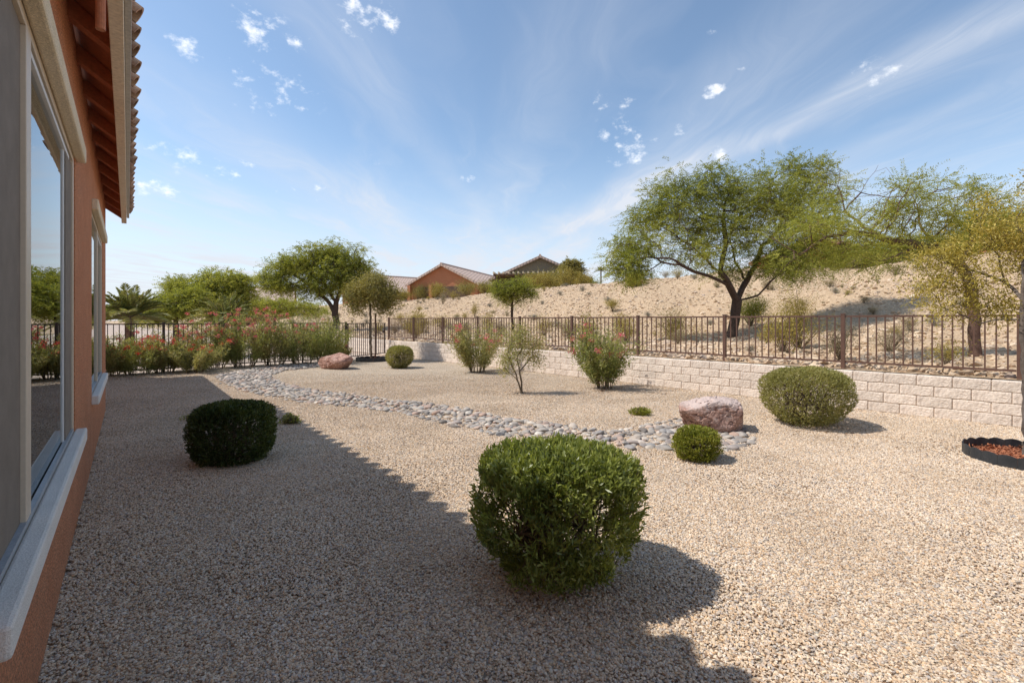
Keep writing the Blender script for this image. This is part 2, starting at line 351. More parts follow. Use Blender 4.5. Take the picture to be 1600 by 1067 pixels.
m_mesq = leafmat('mesquite_leaf', [(.16,.18,.035), (.24,.26,.05), (.32,.33,.065), (.44,.41,.10)], .46, .55, .25, .45)
m_mesq2 = leafmat('mesquite_leaf_pale', [(.18,.20,.04), (.27,.29,.055), (.36,.36,.075), (.46,.43,.11)], .46, .55, .25, .45)
m_yellow = leafmat('yellow_leaf', [(.25,.21,.04), (.38,.31,.06), (.50,.40,.09), (.60,.48,.14)], .32, .5, .3, 1.5)
m_olive = leafmat('olive_leaf', [(.17,.15,.05), (.25,.22,.065), (.34,.29,.09), (.40,.33,.11)], .3, .6, .25, 1.0)
m_nearbush = leafmat('glossy_green_leaf', [(.12,.145,.04), (.20,.235,.055), (.30,.335,.08), (.40,.42,.13)], .38, .38, .5, 3)
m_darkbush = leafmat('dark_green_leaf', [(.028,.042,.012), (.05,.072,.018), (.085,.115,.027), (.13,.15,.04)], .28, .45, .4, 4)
m_ballbush = leafmat('dusty_green_leaf', [(.22,.215,.075), (.31,.295,.10), (.40,.37,.13), (.46,.40,.19)], .36, .6, .25, 3)
m_smallbush = leafmat('yellow_green_leaf', [(.14,.16,.02), (.22,.24,.032), (.31,.31,.05), (.42,.38,.09)], .36, .5, .3, 5)
m_olea = leafmat('oleander_leaf', [(.18,.21,.065), (.26,.29,.09), (.35,.36,.12), (.44,.40,.17)], .42, .5, .3, 1.3)
m_oleapale = leafmat('pale_shrub_leaf', [(.25,.25,.095), (.34,.34,.13), (.43,.40,.18), (.48,.36,.18)], .42, .6, .25, 1.3)
m_palm = leafmat('palm_leaf', [(.14,.16,.055), (.22,.235,.08), (.31,.30,.11), (.42,.36,.16)], .33, .5, .3, .8)
m_creo = leafmat('creosote_leaf', [(.25,.20,.045), (.35,.28,.07), (.44,.35,.12)], .3, .6, .2, 1.0)
m_drygrass = leafmat('dry_shrub_leaf', [(.26,.20,.12), (.34,.28,.18), (.42,.34,.22)], .2, .7, .2, 1.0)
m_greytuft = leafmat('grey_tuft_leaf', [(.17,.16,.13), (.24,.23,.20), (.31,.29,.25)], .2, .7, .2, 1.0)

m_drylitter = leafmat('dry_litter', [(.12,.06,.03), (.22,.12,.06), (.34,.22,.12)], .1, .8, .2, 2)
# far roof tiles: courses and rows as relief
def roofmat(name, c1, c2):
    m, nt, N, L = M(name)
    tc = nd(N, 'ShaderNodeTexCoord'); v = tc.outputs['Object']
    col = ramp(N, L, noise(N, L, v, 5, 5, .7), [(.3, c1), (.7, c2)])
    w = nd(N, 'ShaderNodeTexWave', wave_type='BANDS', bands_direction='Y'); w.inputs['Scale'].default_value = 1.0; L.new(v, w.inputs['Vector'])
    w2 = nd(N, 'ShaderNodeTexWave', wave_type='BANDS', bands_direction='X'); w2.inputs['Scale'].default_value = .8; L.new(v, w2.inputs['Vector'])
    a = nd(N, 'ShaderNodeMath', operation='ADD'); L.new(w.outputs[1], a.inputs[0]); L.new(w2.outputs[1], a.inputs[1])
    p = nd(N, 'ShaderNodeBsdfPrincipled'); L.new(col, p.inputs['Base Color']); p.inputs['Roughness'].default_value = .8
    b = nd(N, 'ShaderNodeBump'); b.inputs['Strength'].default_value = .4; b.inputs['Distance'].default_value = .08; L.new(a.outputs[0], b.inputs['Height']); L.new(b.outputs[0], p.inputs['Normal'])
    o = nd(N, 'ShaderNodeOutputMaterial'); L.new(p.outputs[0], o.inputs[0]); return m
m_roofpink = roofmat('far_pink_tile', (.46,.33,.26), (.54,.40,.32))
m_roofbrown = roofmat('far_brown_tile', (.34,.17,.10), (.42,.23,.14))
# window glass: a thin reflecting pane, clear enough to see the dim room
def glassmat():
    m, nt, N, L = M('window_glass')
    fr = nd(N, 'ShaderNodeFresnel'); fr.inputs[0].default_value = 3.2
    g = nd(N, 'ShaderNodeBsdfGlossy'); g.inputs['Roughness'].default_value = 0.0; g.inputs[0].default_value = (.93,.96,.97,1)
    t = nd(N, 'ShaderNodeBsdfTransparent'); t.inputs[0].default_value = (.62,.66,.66,1)
    mx = nd(N, 'ShaderNodeMixShader'); L.new(fr.outputs[0], mx.inputs[0]); L.new(t.outputs[0], mx.inputs[1]); L.new(g.outputs[0], mx.inputs[2])
    o = nd(N, 'ShaderNodeOutputMaterial'); L.new(mx.outputs[0], o.inputs[0]); return m
m_glass = glassmat()

# ------------------------------------------------------------------ terrain
WD = Vector((-.922, 1, 0)).normalized(); WN = Vector((WD.y, -WD.x, 0)); WO = Vector((7.1, 6.5, 0))   # block wall: along, behind, origin
def W(s, d, z=0): return WO + WD*s + WN*d + Vector((0, 0, z))
DP = [-1, 0, 3, 8.5, 11, 15, 20.5, 23, 27, 60, 140, 400]; ZP = [.62, .64, .76, .98, 1.45, 2.75, 4.4, 4.7, 4.85, 4.95, 4.6, 3]
def prof(d, s):
    k = np.clip((s-34)/12.0, 0, 1)
    base = np.interp(d, DP, ZP)
    low = np.interp(d, [-1, 0, 8, 14, 22, 30, 60, 400], [0, 0, .6, 2.0, 4.0, 4.6, 4.8, 3])
    return base*(1-k) + low*k
def hill_z(s, d):
    z = prof(d, s)
    amp = np.clip(d/6.0, .05, 1)*.13
    z = z + amp*fbm(s*.35, d*.35, oct=4, seed=3) + np.clip((d-7)/6, 0, 1)*.16*fbm(s*.55+d*.12, d*.10, oct=3, seed=14) + np.clip((d-8)/12, 0, 1)*.22*vnoise(s*.09, d*.09, seed=9)
    return z + .02*vnoise(s*3, d*3, seed=5)*np.clip(d, 0, 1)
def hz(X, Y):
    v = Vector((X, Y, 0))-WO; s = v.dot(WD); d = v.dot(WN)
    if d < .1: return 0.0
    return float(hill_z(np.array(s), np.array(d)))
def T(x, Z, dz=0):
    X = (x-800)/F*Z; return Vector((X, Z, hz(X, Z)+dz))
ss = np.concatenate([np.arange(-14, 50, .4), np.arange(50, 120, 1.5), np.arange(120, 420, 12)])
ds = np.concatenate([[.17], np.arange(.4, 30, .4), np.arange(30, 70, 2), np.arange(70, 420, 15)])
S_, D_ = np.meshgrid(ss, ds, indexing='ij'); Zz = hill_z(S_, D_)
V = np.stack([WO.x+WD.x*S_+WN.x*D_, WO.y+WD.y*S_+WN.y*D_, Zz], -1).reshape(-1, 3)
n1, n2 = len(ss), len(ds); I = np.arange(n1*n2).reshape(n1, n2)
FQ = np.stack([I[:-1,:-1], I[:-1,1:], I[1:,1:], I[1:,:-1]], -1).reshape(-1, 4)[:, ::-1]
hill_me = mesh_np('hillside', V, FQ, True)
hillside = link('hillside', hill_me, None, m_hill); tag(hillside, kind='structure')
# plain ground to the horizon, a little under the yard's gravel
g = MB().poly([(-1500,-300,-.03),(1500,-300,-.03),(1500,2200,-.03),(-1500,2200,-.03)]).mesh('ground')
tag(link('ground', g, None, m_farground), kind='structure')
# fence posts at the left, from the house corner round to the gate
LF = [(-13.4,10.4),(-12.2,11.6),(-11.35,12.6),(-10.1,13.6),(-8.95,15.2),(-7.55,16.2),(-6.2,17.5),(-5.35,19.85)]
yard_pts = [(-13.4,10.4),(-12.2,11.6),(-11.35,12.6),(-10.1,13.75),(-8.95,15.35),(-7.55,16.35),(-6.2,17.65),(-5.35,19.95)]
wn_ = W(-6, .02)
yp = yard_pts + [tuple(W(18.0,.02))[:2], tuple(W(-9,.02))[:2], (14,-6), (-2,-6)]
yard = MB().poly([(x, y, 0) for x, y in reversed(yp)]).mesh('gravel_yard')
tag(link('gravel_yard', yard, None, m_gravelground), kind='structure')

# ------------------------------------------------------------------ loose stones by geometry nodes
def scatter(obj, mat, dens, smin, smax, flat=.62, seed=1, big=.55):
    ng = bpy.data.node_groups.new('scatter_stones', 'GeometryNodeTree')
    ng.interface.new_socket('Geometry', in_out='INPUT', socket_type='NodeSocketGeometry')
    ng.interface.new_socket('Geometry', in_out='OUTPUT', socket_type='NodeSocketGeometry')
    N = ng.nodes; L = ng.links
    gi = N.new('NodeGroupInput'); go = N.new('NodeGroupOutput')
    at = N.new('GeometryNodeInputNamedAttribute'); at.data_type = 'FLOAT'; at.inputs[0].default_value = 'dens'
    dp = N.new('GeometryNodeDistributePointsOnFaces'); dp.distribute_method = 'RANDOM'; dp.inputs['Seed'].default_value = seed
    L.new(gi.outputs[0], dp.inputs[0])
    mu = N.new('ShaderNodeMath'); mu.operation = 'MULTIPLY'; L.new(at.outputs[0], mu.inputs[0]); mu.inputs[1].default_value = dens; L.new(mu.outputs[0], dp.inputs['Density'])
    ico = N.new('GeometryNodeMeshIcoSphere'); ico.inputs['Radius'].default_value = 1; ico.inputs['Subdivisions'].default_value = 1
    # knock the ball out of round
    rp = N.new('FunctionNodeRandomValue'); rp.data_type = 'FLOAT_VECTOR'; rp.inputs[0].default_value = (-.34,)*3; rp.inputs[1].default_value = (.34,)*3
    sp = N.new('GeometryNodeSetPosition'); L.new(ico.outputs[0], sp.inputs[0]); L.new(rp.outputs[0], sp.inputs['Offset'])
    sm = N.new('GeometryNodeSetMaterial'); sm.inputs['Material'].default_value = mat; L.new(sp.outputs[0], sm.inputs[0])
    ip = N.new('GeometryNodeInstanceOnPoints'); L.new(dp.outputs[0], ip.inputs[0]); L.new(sm.outputs[0], ip.inputs['Instance'])
    rr = N.new('FunctionNodeRandomValue'); rr.data_type = 'FLOAT_VECTOR'; rr.inputs[0].default_value = (-.45, -.45, 0); rr.inputs[1].default_value = (.45, .45, 6.283)
    L.new(rr.outputs[0], ip.inputs['Rotation'])
    rs = N.new('FunctionNodeRandomValue'); rs.data_type = 'FLOAT_VECTOR'; rs.inputs[0].default_value = (smin, smin*.8, smin*flat); rs.inputs[1].default_value = (smax, smax*.8, smax*flat)
    rs.inputs['Seed'].default_value = 5
    rf = N.new('FunctionNodeRandomValue'); rf.data_type = 'FLOAT'; rf.inputs['Seed'].default_value = 9
    pw = N.new('ShaderNodeMath'); pw.operation = 'POWER'; L.new(rf.outputs[1], pw.inputs[0]); pw.inputs[1].default_value = 3.0
    ma = N.new('ShaderNodeMath'); ma.operation = 'MULTIPLY_ADD'; L.new(pw.outputs[0], ma.inputs[0]); ma.inputs[1].default_value = big; ma.inputs[2].default_value = .8
    vs = N.new('ShaderNodeVectorMath'); vs.operation = 'SCALE'; L.new(rs.outputs[0], vs.inputs[0]); L.new(ma.outputs[0], vs.inputs['Scale'])
    L.new(vs.outputs[0], ip.inputs['Scale'])
    L.new(ip.outputs[0], go.inputs[0])
    md = obj.modifiers.new('scatter', 'NODES'); md.node_group = ng
def density(me, fn):
    n = len(me.vertices); co = np.empty(n*3, dtype=np.float32); me.vertices.foreach_get('co', co); co = co.reshape(-1, 3)
    a = me.attributes.new('dens', 'FLOAT', 'POINT'); a.data.foreach_set('value', fn(co).astype(np.float32))
def grid(x0, x1, y0, y1, st, z, keep):
    xs = np.arange(x0, x1+1e-6, st); ys = np.arange(y0, y1+1e-6, st); A, B = np.meshgrid(xs, ys, indexing='ij')
    V = np.stack([A, B, np.full_like(A, z)], -1).reshape(-1, 3); I = np.arange(A.size).reshape(A.shape)
    Q = np.stack([I[:-1,:-1], I[1:,:-1], I[1:,1:], I[:-1,1:]], -1).reshape(-1, 4)
    c = V[Q].mean(1); Q = Q[keep(c)]
    return V, Q
def inside_yard(c):
    x, y = c[:, 0], c[:, 1]
    house = x > (-.373-.8186*y - .02)
    house |= y > 7.95
    wall = ((x-WO.x)*WN.x+(y-WO.y)*WN.y) < -.02
    frustum = np.abs(x) < 1.13*y+.5
    return house & wall & frustum & (x > -.38-.8186*y - .4)
V, Q = grid(-13, 13, 1.2, 13.5, .1, .002, inside_yard); V[:, 2] += .012*np.clip(fbm(V[:, 0]*.9, V[:, 1]*.9, seed=6)+.3, 0, 1.2)
gm = mesh_np('loose_gravel', V, Q)
density(gm, lambda c: np.clip((13.5-c[:, 1])/8.0, 0, 1)**1.3)
gravel = link('loose_gravel', gm); tag(gravel, 'small beige, tan and grey gravel stones covering the yard', 'gravel', kind='stuff')
scatter(gravel, m_gravel, 9000, .0046, .0112, .72)
# stones on the hillside
def hill_keep(c):
    x, y = c[:, 0], c[:, 1]; return (np.abs(x) < 1.2*y+2)
S2 = np.arange(-6, 70, .5); D2 = np.arange(.25, 27, .5); A, B = np.meshgrid(S2, D2, indexing='ij')
Vh = np.stack([WO.x+WD.x*A+WN.x*B, WO.y+WD.y*A+WN.y*B, hill_z(A, B)+.01], -1).reshape(-1, 3); I = np.arange(A.size).reshape(A.shape)
Qh = np.stack([I[:-1,:-1], I[:-1,1:], I[1:,1:], I[1:,:-1]], -1).reshape(-1, 4)[:, ::-1]; Qh = Qh[hill_keep(Vh[Qh].mean(1))]
hm = mesh_np('hill_stones', Vh, Qh)
def hd(c):
    d = (c[:, 0]-WO.x)*WN.x+(c[:, 1]-WO.y)*WN.y
    return np.interp(d, [0, 1.2, 4, 9, 27], [2.4, 1.3, .7, .42, .28])*(.45+.9*np.clip(fbm(c[:, 0]*.5, c[:, 1]*.5, seed=4)+.4, 0, 1.3))
density(hm, hd)
hs = link('hill_stones', hm); tag(hs, 'angular tan stones strewn over the hillside behind the railing', 'stones', kind='stuff')
scatter(hs, m_hillrock, 55, .015, .075, .7, 3, 1.6)

# ------------------------------------------------------------------ our house, beside the camera
HD = Vector((-600/F, 1, 0)); HL = HD.length; HD.normalize(); HN = Vector((HD.y, -HD.x, 0))    # along the wall, out of it (towards the yard)
def Hp(Z, o, z):   # Z image depth along the wall, o lateral offset to the LEFT of the camera's line at equal depth
    return Vector((-o-600/F*Z, Z, z))
kL = HD.y          # perpendicular metres per lateral metre
OW = .373
def hbox(mb, Z0, Z1, o0, o1, z0, z1):     # box between depths and perpendicular planes
    def pt(Z, o, z):
        # perpendicular section: slide along HN from the wall point at depth Z
        b = Hp(Z, OW, z); return b + HN*((OW-o)*kL)
    P8 = [pt(Z0,o0,z0), pt(Z1,o0,z0), pt(Z1,o1,z0), pt(Z0,o1,z0), pt(Z0,o0,z1), pt(Z1,o0,z1), pt(Z1,o1,z1), pt(Z0,o1,z1)]
    return mb.quadbox(P8)
def hb(Z0, Z1, o0, o1, z0, z1, name='b', bevel=0): return hbox(MB(), Z0, Z1, o0, o1, z0, z1).mesh(name, bevel=bevel)
house = empty('house', Hp(4, OW, 0), 'orange stucco house with clay tile eaves close at the left edge', 'house')
ZC = 7.8                     # far corner
wins = [(1.18, 3.30), (4.82, 6.86)]
Z0W = -4.0; zs, zh = .725, 2.60
mb = MB()
segs = [(Z0W, wins[0][0], 0, 3.5), (wins[0][1], wins[1][0], 0, 3.5), (wins[1][1], ZC, 0, 3.5)]
for a, b in wins: segs += [(a, b, 0, zs-.05), (a, b, zh+.06, 3.5)]
for a, b, z0, z1 in segs: hbox(mb, a, b, OW, OW+.28, z0, z1)
child('wall', mb.mesh('wall'), house, m_stucco)
mb = MB(); hbox(mb, ZC-.25, ZC, OW+.28, OW+9, 0, 3.5); child('end_wall', mb.mesh('end_wall'), house, m_stucco)
# dim room behind the panes
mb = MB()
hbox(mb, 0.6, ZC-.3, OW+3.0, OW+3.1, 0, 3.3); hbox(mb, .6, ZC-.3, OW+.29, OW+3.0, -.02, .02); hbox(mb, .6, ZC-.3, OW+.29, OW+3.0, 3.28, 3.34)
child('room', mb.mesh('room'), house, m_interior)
for wi, (a, b) in enumerate(wins):
    fr = MB()
    t = .035
    of, ob = OW+.008, OW+.075
    hbox(fr, a, b, of, ob, zh-.0, zh+.06); hbox(fr, a, b, of, ob, zs-.05, zs)
    hbox(fr, b-.05, b, of, ob, zs, zh); hbox(fr, a, a+.05, of, ob, zs, zh)
    if wi == 0: hbox(fr, 1.755, 1.84, of-.002, ob, zs, zh)
    else: hbox(fr, 5.8, 5.86, of-.002, ob, zs, zh)
    w = child('window', fr.mesh('window', bevel=.003), house, m_frame)
    pane_rng = (1.84, 3.10) if wi == 0 else (5.86, b-.05)
    scr_rng = (a+.05, 1.755) if wi == 0 else (a+.05, 5.8)
    op = OW+.035
    child('pane', hb(pane_rng[0], pane_rng[1], op, op+.006, zs, zh), w, m_glass)
    child('screen', hb(scr_rng[0], scr_rng[1], op-.008, op, zs, zh), w, m_screen if wi == 0 else m_glass)
    sm = MB(); e = pane_rng[1]
    if wi == 0:
        hbox(sm, 2.915, 2.94, OW+.026, op+.01, zs+.02, zh-.02)
        child('screen', hb(2.955, 3.245, OW+.02, OW+.028, zs+.02, zh-.02), w, m_screen)
    hbox(sm, pane_rng[0], pane_rng[0]+.012, OW+.016, op+.01, zs+.02, zh-.02)
    hbox(sm, pane_rng[0]+.012, e, OW+.016, op+.01, zh-.045, zh-.02)
    child('sash', sm.mesh('sash'), w, m_sash)
    child('track', hb(a+.05, b-.05, OW+.004, OW+.03, zs, zs+.022), w, m_track)
    child('sill', hb(a-.02, b+.07, OW-.078, OW+.008, .63, .722, bevel=.012), w, m_sillst)
    child('header', hb(a-.02, b+.09, OW-.07, OW+.008, zh+.035, zh+.145, bevel=.012), w, m_trimst)
# eaves
OF = .112; zF = EYE+1.70; ZE = 8.12
ztop = EYE+2.06
mb = MB()
def pt(Z, o, z): return Hp(Z, OW, z) + HN*((OW-o)*kL)
pitch = (ztop-(zF+.16))/((OW-OF))
def zr(o): return zF+.15+(o-OF)*.62
ext = 4.5
# soffit boards (underside of the roof)
mb.quadbox([pt(Z0W,OF,zr(OF)), pt(ZE,OF,zr(OF)), pt(ZE,OW+ext,zr(OW+ext)), pt(Z0W,OW+ext,zr(OW+ext)), pt(Z0W,OF,zr(OF)+.03), pt(ZE,OF,zr(OF)+.03), pt(ZE,OW+ext,zr(OW+ext)+.03), pt(Z0W,OW+ext,zr(OW+ext)+.03)])
child('soffit', mb.mesh('soffit'), house, m_soffit)
rme = None
Z = -3.07
while Z < 8.05:
    r = MB(); w2 = .036
    z_a, z_b = zr(OF)-.003, zr(OW+.06)-.003
    q0, q1 = Z-w2, Z+w2
    r.quadbox([pt(q0,OF+.002,z_a-.10), pt(q1,OF+.002,z_a-.10), pt(q1,OW+.06,z_b-.13), pt(q0,OW+.06,z_b-.13), pt(q0,OF+.002,z_a), pt(q1,OF+.002,z_a), pt(q1,OW+.06,z_b), pt(q0,OW+.06,z_b)])
    child('rafter_tail', r.mesh('rafter_tail', bevel=.004), house, m_rafter); Z += .5
child('fascia', hb(Z0W, ZE, OF-.088, OF, zF, zF+.19, 'fascia', bevel=.004), house, m_fascia)
# drip metal above and outside the fascia
child('drip_edge', hb(Z0W, ZE, OF-.135, OF-.09, zF+.10, zF+.17, 'drip', bevel=.004), house, m_dripm)
# roof deck
mb = MB(); e0 = OF-.06
mb.quadbox([pt(Z0W,e0,zr(e0)+.035), pt(ZE,e0,zr(e0)+.035), pt(ZE,OW+ext,zr(OW+ext)+.035), pt(Z0W,OW+ext,zr(OW+ext)+.035), pt(Z0W,e0,zr(e0)+.08), pt(ZE,e0,zr(e0)+.08), pt(ZE,OW+ext,zr(OW+ext)+.08), pt(Z0W,OW+ext,zr(OW+ext)+.08)])
child('roof', mb.mesh('roof'), house, m_tile)
# barrel tiles along the eave
def barrel(L=.42, r0=.07, r1=.062, th=.016, k=9):
    m = MB()
    for (x, r) in ((0, r0), (L, r1)):
        for rr in (r, r-th):
            for j in range(k+1):
                a = math.pi*(-.06+1.12*j/k); m.v.append((x, math.cos(a)*rr, math.sin(a)*rr))
    n = k+1
    for j in range(k):
        m.f += [(j, j+1, 2*n+j+1, 2*n+j), (n+j+1, n+j, 3*n+j, 3*n+j+1), (j+1, j, n+j, n+j+1), (2*n+j, 2*n+j+1, 3*n+j+1, 3*n+j)]
    m.f += [(0, 2*n, 3*n, n), (n-1, 2*n-1, 4*n-1, 3*n-1)]
    return m.mesh('roof_tile', smooth=False)
tile_me = barrel(); tile_me.materials.append(m_tile)
off = Vector(house.location)
Z = -2.0; k = 0
while Z < ZE-.02:
    for row in range(2):
        oo = -.060 + row*.42
        base = pt(Z, oo, 0); sl = .58
        z = zF+.185+(oo+.072)*.62 + random.uniform(-.006, .006)+row*.02
        o = link('roof_tile', tile_me, house)
        ex = (-HN*1 + Vector((0, 0, sl))).normalized(); ey = HD; ez = ex.cross(ey).normalized()
        if ez.z < 0: ez = -ez; ey = -ey
        rot = Matrix((ex, ey, ez)).transposed()
        tw = Matrix.Rotation(random.uniform(-.05, .05), 3, 'Z')
        o.rotation_mode = 'QUATERNION'; o.rotation_quaternion = (rot @ tw).to_quaternion()
        o.location = Vector((base.x, base.y, z)) - off + HN*random.uniform(-.012, .012)
        # pan tile lies between the covers
        if row == 0:
            q = link('roof_tile', tile_me, house); q.rotation_mode = 'QUATERNION'
            b2 = pt(Z+.1, oo+.03, 0); q.rotation_quaternion = (rot @ tw @ Matrix.Rotation(math.pi, 3, 'X')).to_quaternion()
            q.location = Vector((b2.x, b2.y, z+.065)) - off
    Z += .205; k += 1
child('drain_pipe', MB().tube([P(157, 2.2, 2.86), P(157.5, 2.2, 3.36)], .019, 14).mesh('drain_pipe', smooth=False), house, m_rafter)
# the part of the house set back beyond the corner (it throws the far shade)
mb = MB(); hbox(mb, ZC+.02, 12.45, .95, 8, 0, 3.75); child('end_wall', mb.mesh('back_wing'), house, m_stucco)
mb = MB(); hbox(mb, ZC+.02, 12.72, .74, 8, 3.6, 3.76); child('roof', mb.mesh('back_roof'), house, m_tile)

# ------------------------------------------------------------------ block wall and railing
wall = empty('block_wall', W(5, 0), 'low retaining wall of pale pink slump blocks below the brown railing', 'wall')
BH = .16; BL = .41; TH = .15
variants = []
import bmesh
for vi in range(8):
    m = MB().box(-.2015, .2015, 0, TH, 0, BH-.008).mesh('block')
    bm = bmesh.new(); bm.from_mesh(m); bmesh.ops.recalc_face_normals(bm, faces=bm.faces)
    bmesh.ops.subdivide_edges(bm, edges=[e for e in bm.edges if abs(e.verts[0].co.x-e.verts[1].co.x) > .3], cuts=3)
    for v in bm.verts:
        if v.co.y < .01: v.co.y += random.uniform(-.006, .005)-.004
        v.co.z += random.uniform(-.0028, .0028)
    bmesh.ops.bevel(bm, geom=[e for e in bm.edges if e.is_boundary is False and e.calc_face_angle(0) > 1], offset=.008, segments=1, affect='EDGES')
    bm.to_mesh(m); bm.free(); m.materials.append(m_block); variants.append(m)
ang = math.atan2(WD.y, WD.x)
pool = []
for r in range(4):
    s = -4.6 + (r % 2)*BL/2
    while s < 36:
        pool.append((s, r)); s += BL
pool.sort(key=lambda q: abs(q[0]+.6))
farV = MB()
for i, (s, r) in enumerate(pool):
    if i < 300:
        o = link('block', variants[random.randrange(8)], wall)
        p = W(s, random.uniform(0, .006), r*BH+.004) - wall.location
        o.location = p; o.rotation_euler = (0, 0, ang+math.pi)
        # local +y must point behind the wall
        if (Matrix.Rotation(ang+math.pi, 3, 'Z') @ Vector((0, 1, 0))).dot(WN) < 0: o.rotation_euler = (0, 0, ang)
    else:
        farV.box(s-.2, s+.2, 0, TH, r*BH+.004, r*BH+.152, lambda a, b, c: W(a, b, c))
fo = child('block', farV.mesh('far_blocks'), wall, m_block); fo['kind'] = 'stuff'
mb = MB().box(-4.8, 36.2, .012, TH+.01, -.05, 4*BH-.018, lambda a, b, c: W(a, b, c)); child('mortar', mb.mesh('mortar'), wall, m_mortar)

def box_me(name, sx, sy, sz, mat, bevel=0):
    me = MB().box(-sx/2, sx/2, -sy/2, sy/2, 0, sz).mesh(name, bevel=bevel); me.materials.append(mat); return me
def fence(name, posts, label, zb, ztop_, z_low, z_gap, mat, gate=False, n=16, postw=.062, picket=.019):
    """posts: list of Vector ground points; pickets between a low and a top rail"""
    root = empty(name, posts[0], label, 'gate' if gate else 'fence')
    off = root.location.copy()
    pm = box_me('post', postw, postw, ztop_+.02-zb, mat, .004); capm = box_me('cap', postw*1.18, postw*1.18, .014, mat, .003)
    km = box_me('picket', picket, picket, ztop_-.02-z_low, mat)
    for i, p in enumerate(posts):
        nx = posts[min(i+1, len(posts)-1)]-posts[max(i-1, 0)]; a = math.atan2(nx.y, nx.x)
        if not gate:
            o = link('post', pm, root); o.location = Vector((p.x, p.y, zb))-off; o.rotation_euler.z = a
            c = link('cap', capm, o); c.location = (0, 0, ztop_+.021-zb)
    for a_, b_ in zip(posts[:-1], posts[1:]):
        d = b_-a_; L_ = d.length; an = math.atan2(d.y, d.x)
        e = postw/2+.002 if not gate else 0
        for zz in (ztop_-.032, z_low):
            rm = MB().box(e, L_-e, -.016, .016, 0, .032).mesh('rail'); rm.materials.append(mat)
            o = link('rail', rm, root); o.location = Vector((a_.x, a_.y, zz))-off; o.rotation_euler.z = an
        nn = max(3, round((L_)/.12)-1)
        for k in range(1, nn+1):
            q = a_+d*(k/(nn+1)); o = link('picket', km, root); o.location = Vector((q.x, q.y, z_low+.01))-off; o.rotation_euler.z = an
        if gate:
            for q in (a_+d*.02, b_-d*.02):
                o = link('stile', box_me('stile', .036, .034, ztop_-z_low, mat), root); o.location = Vector((q.x, q.y, z_low))-off; o.rotation_euler.z = an
            o = link('latch', box_me('latch', .09, .06, .12, mat, .004), root); q = b_-d*.05; o.location = Vector((q.x, q.y, .95))-off; o.rotation_euler.z = an
    return root
fa = 13.43
def fpt(Z): return Vector((fa-.922*Z, Z, 0))
fence('metal_fence', [fpt(6.70-1.535*k) if k > 0 else fpt(6.70) for k in (2, 1, 0)] + [fpt(8.25+1.515*k) for k in range(0, 9)],
      'brown metal railing with square posts along the top of the block wall', .60, 1.58, .755, 0, m_iron, n=16)
def lp(i): return Vector((LF[i][0], LF[i][1], 0))
fence('metal_fence', [lp(i) for i in range(0, 7)], 'dark metal fence behind the flowering shrubs at the far left', -.02, 1.40, .08, 0, m_irondk)
gpos = [lp(6)+(lp(7)-lp(6)).normalized()*.05, lp(7)]
fence('garden_gate', gpos, 'dark barred gate between the left fence and the block wall', 0, 1.38, .10, 0, m_irondk, gate=True)

# ------------------------------------------------------------------ foliage tools
def unit(v): return v/np.maximum(np.linalg.norm(v, axis=-1, keepdims=True), 1e-9)
def leaf_mesh(name, C0, Dr, ln, wd, droop=.0, roll=None, normal=None):
    """folded four-cornered leaves from base points C0 along unit directions Dr"""
    n = len(C0); Dr = unit(Dr)
    ref = rng.normal(size=(n, 3)) if normal is None else normal + rng.normal(size=(n, 3))*.35
    S = unit(np.cross(Dr, ref)); U = np.cross(S, Dr)
    ln = np.broadcast_to(np.asarray(ln, float), (n,))[:, None]; wd = np.broadcast_to(np.asarray(wd, float), (n,))[:, None]
    V = np.empty((n, 4, 3)); mid = C0 + Dr*ln*.5
    V[:, 0] = C0; V[:, 1] = mid + S*wd*.5 + U*wd*.18; V[:, 2] = C0 + Dr*ln; V[:, 3] = mid - S*wd*.5 + U*wd*.18
    V[:, 2, 2] -= (droop*ln)[:, 0]
    return V.reshape(-1, 3), np.arange(n*4).reshape(n, 4)
def merge(parts):
    Vs, Fs, b = [], [], 0
    for v, f in parts: Vs.append(v); Fs.append(f+b); b += len(v)
    return np.concatenate(Vs), np.concatenate(Fs)
def colonize(nodes, parents, att, step=.2, infl=2.0, kill=.35, iters=60, up=.05):
    nodes = [np.array(p, float) for p in nodes]; parents = list(parents)
    att = np.array(att, float); alive = np.ones(len(att), bool)
    NA = np.array(nodes); dist = np.full(len(att), 1e9); near = np.zeros(len(att), int)
    def upd(start):
        nonlocal dist, near
        nn = np.array(nodes[start:])
        if len(nn) == 0: return
        d = np.linalg.norm(att[:, None]-nn[None], axis=2); j = d.argmin(1); dm = d[np.arange(len(att)), j]
        b = dm < dist; dist[b] = dm[b]; near[b] = j[b]+start
    upd(0); 
    for it in range(iters):
        alive &= dist > kill
        idx = np.where(alive & (dist < infl))[0]
        if len(idx) == 0: break
        start = len(nodes); acc = {}
        for i in idx:
            v = att[i]-nodes[near[i]]; acc.setdefault(near[i], []).append(v/np.linalg.norm(v))
        for k, vs in acc.items():
            v = np.sum(vs, 0); l = np.linalg.norm(v)
            if l < 1e-3: continue
            v = v/l + np.array([0, 0, up]) + rng.normal(size=3)*.18; v /= np.linalg.norm(v)
            nodes.append(nodes[k]+v*step); parents.append(k)
        upd(start)
    return np.array(nodes), np.array(parents), att, near
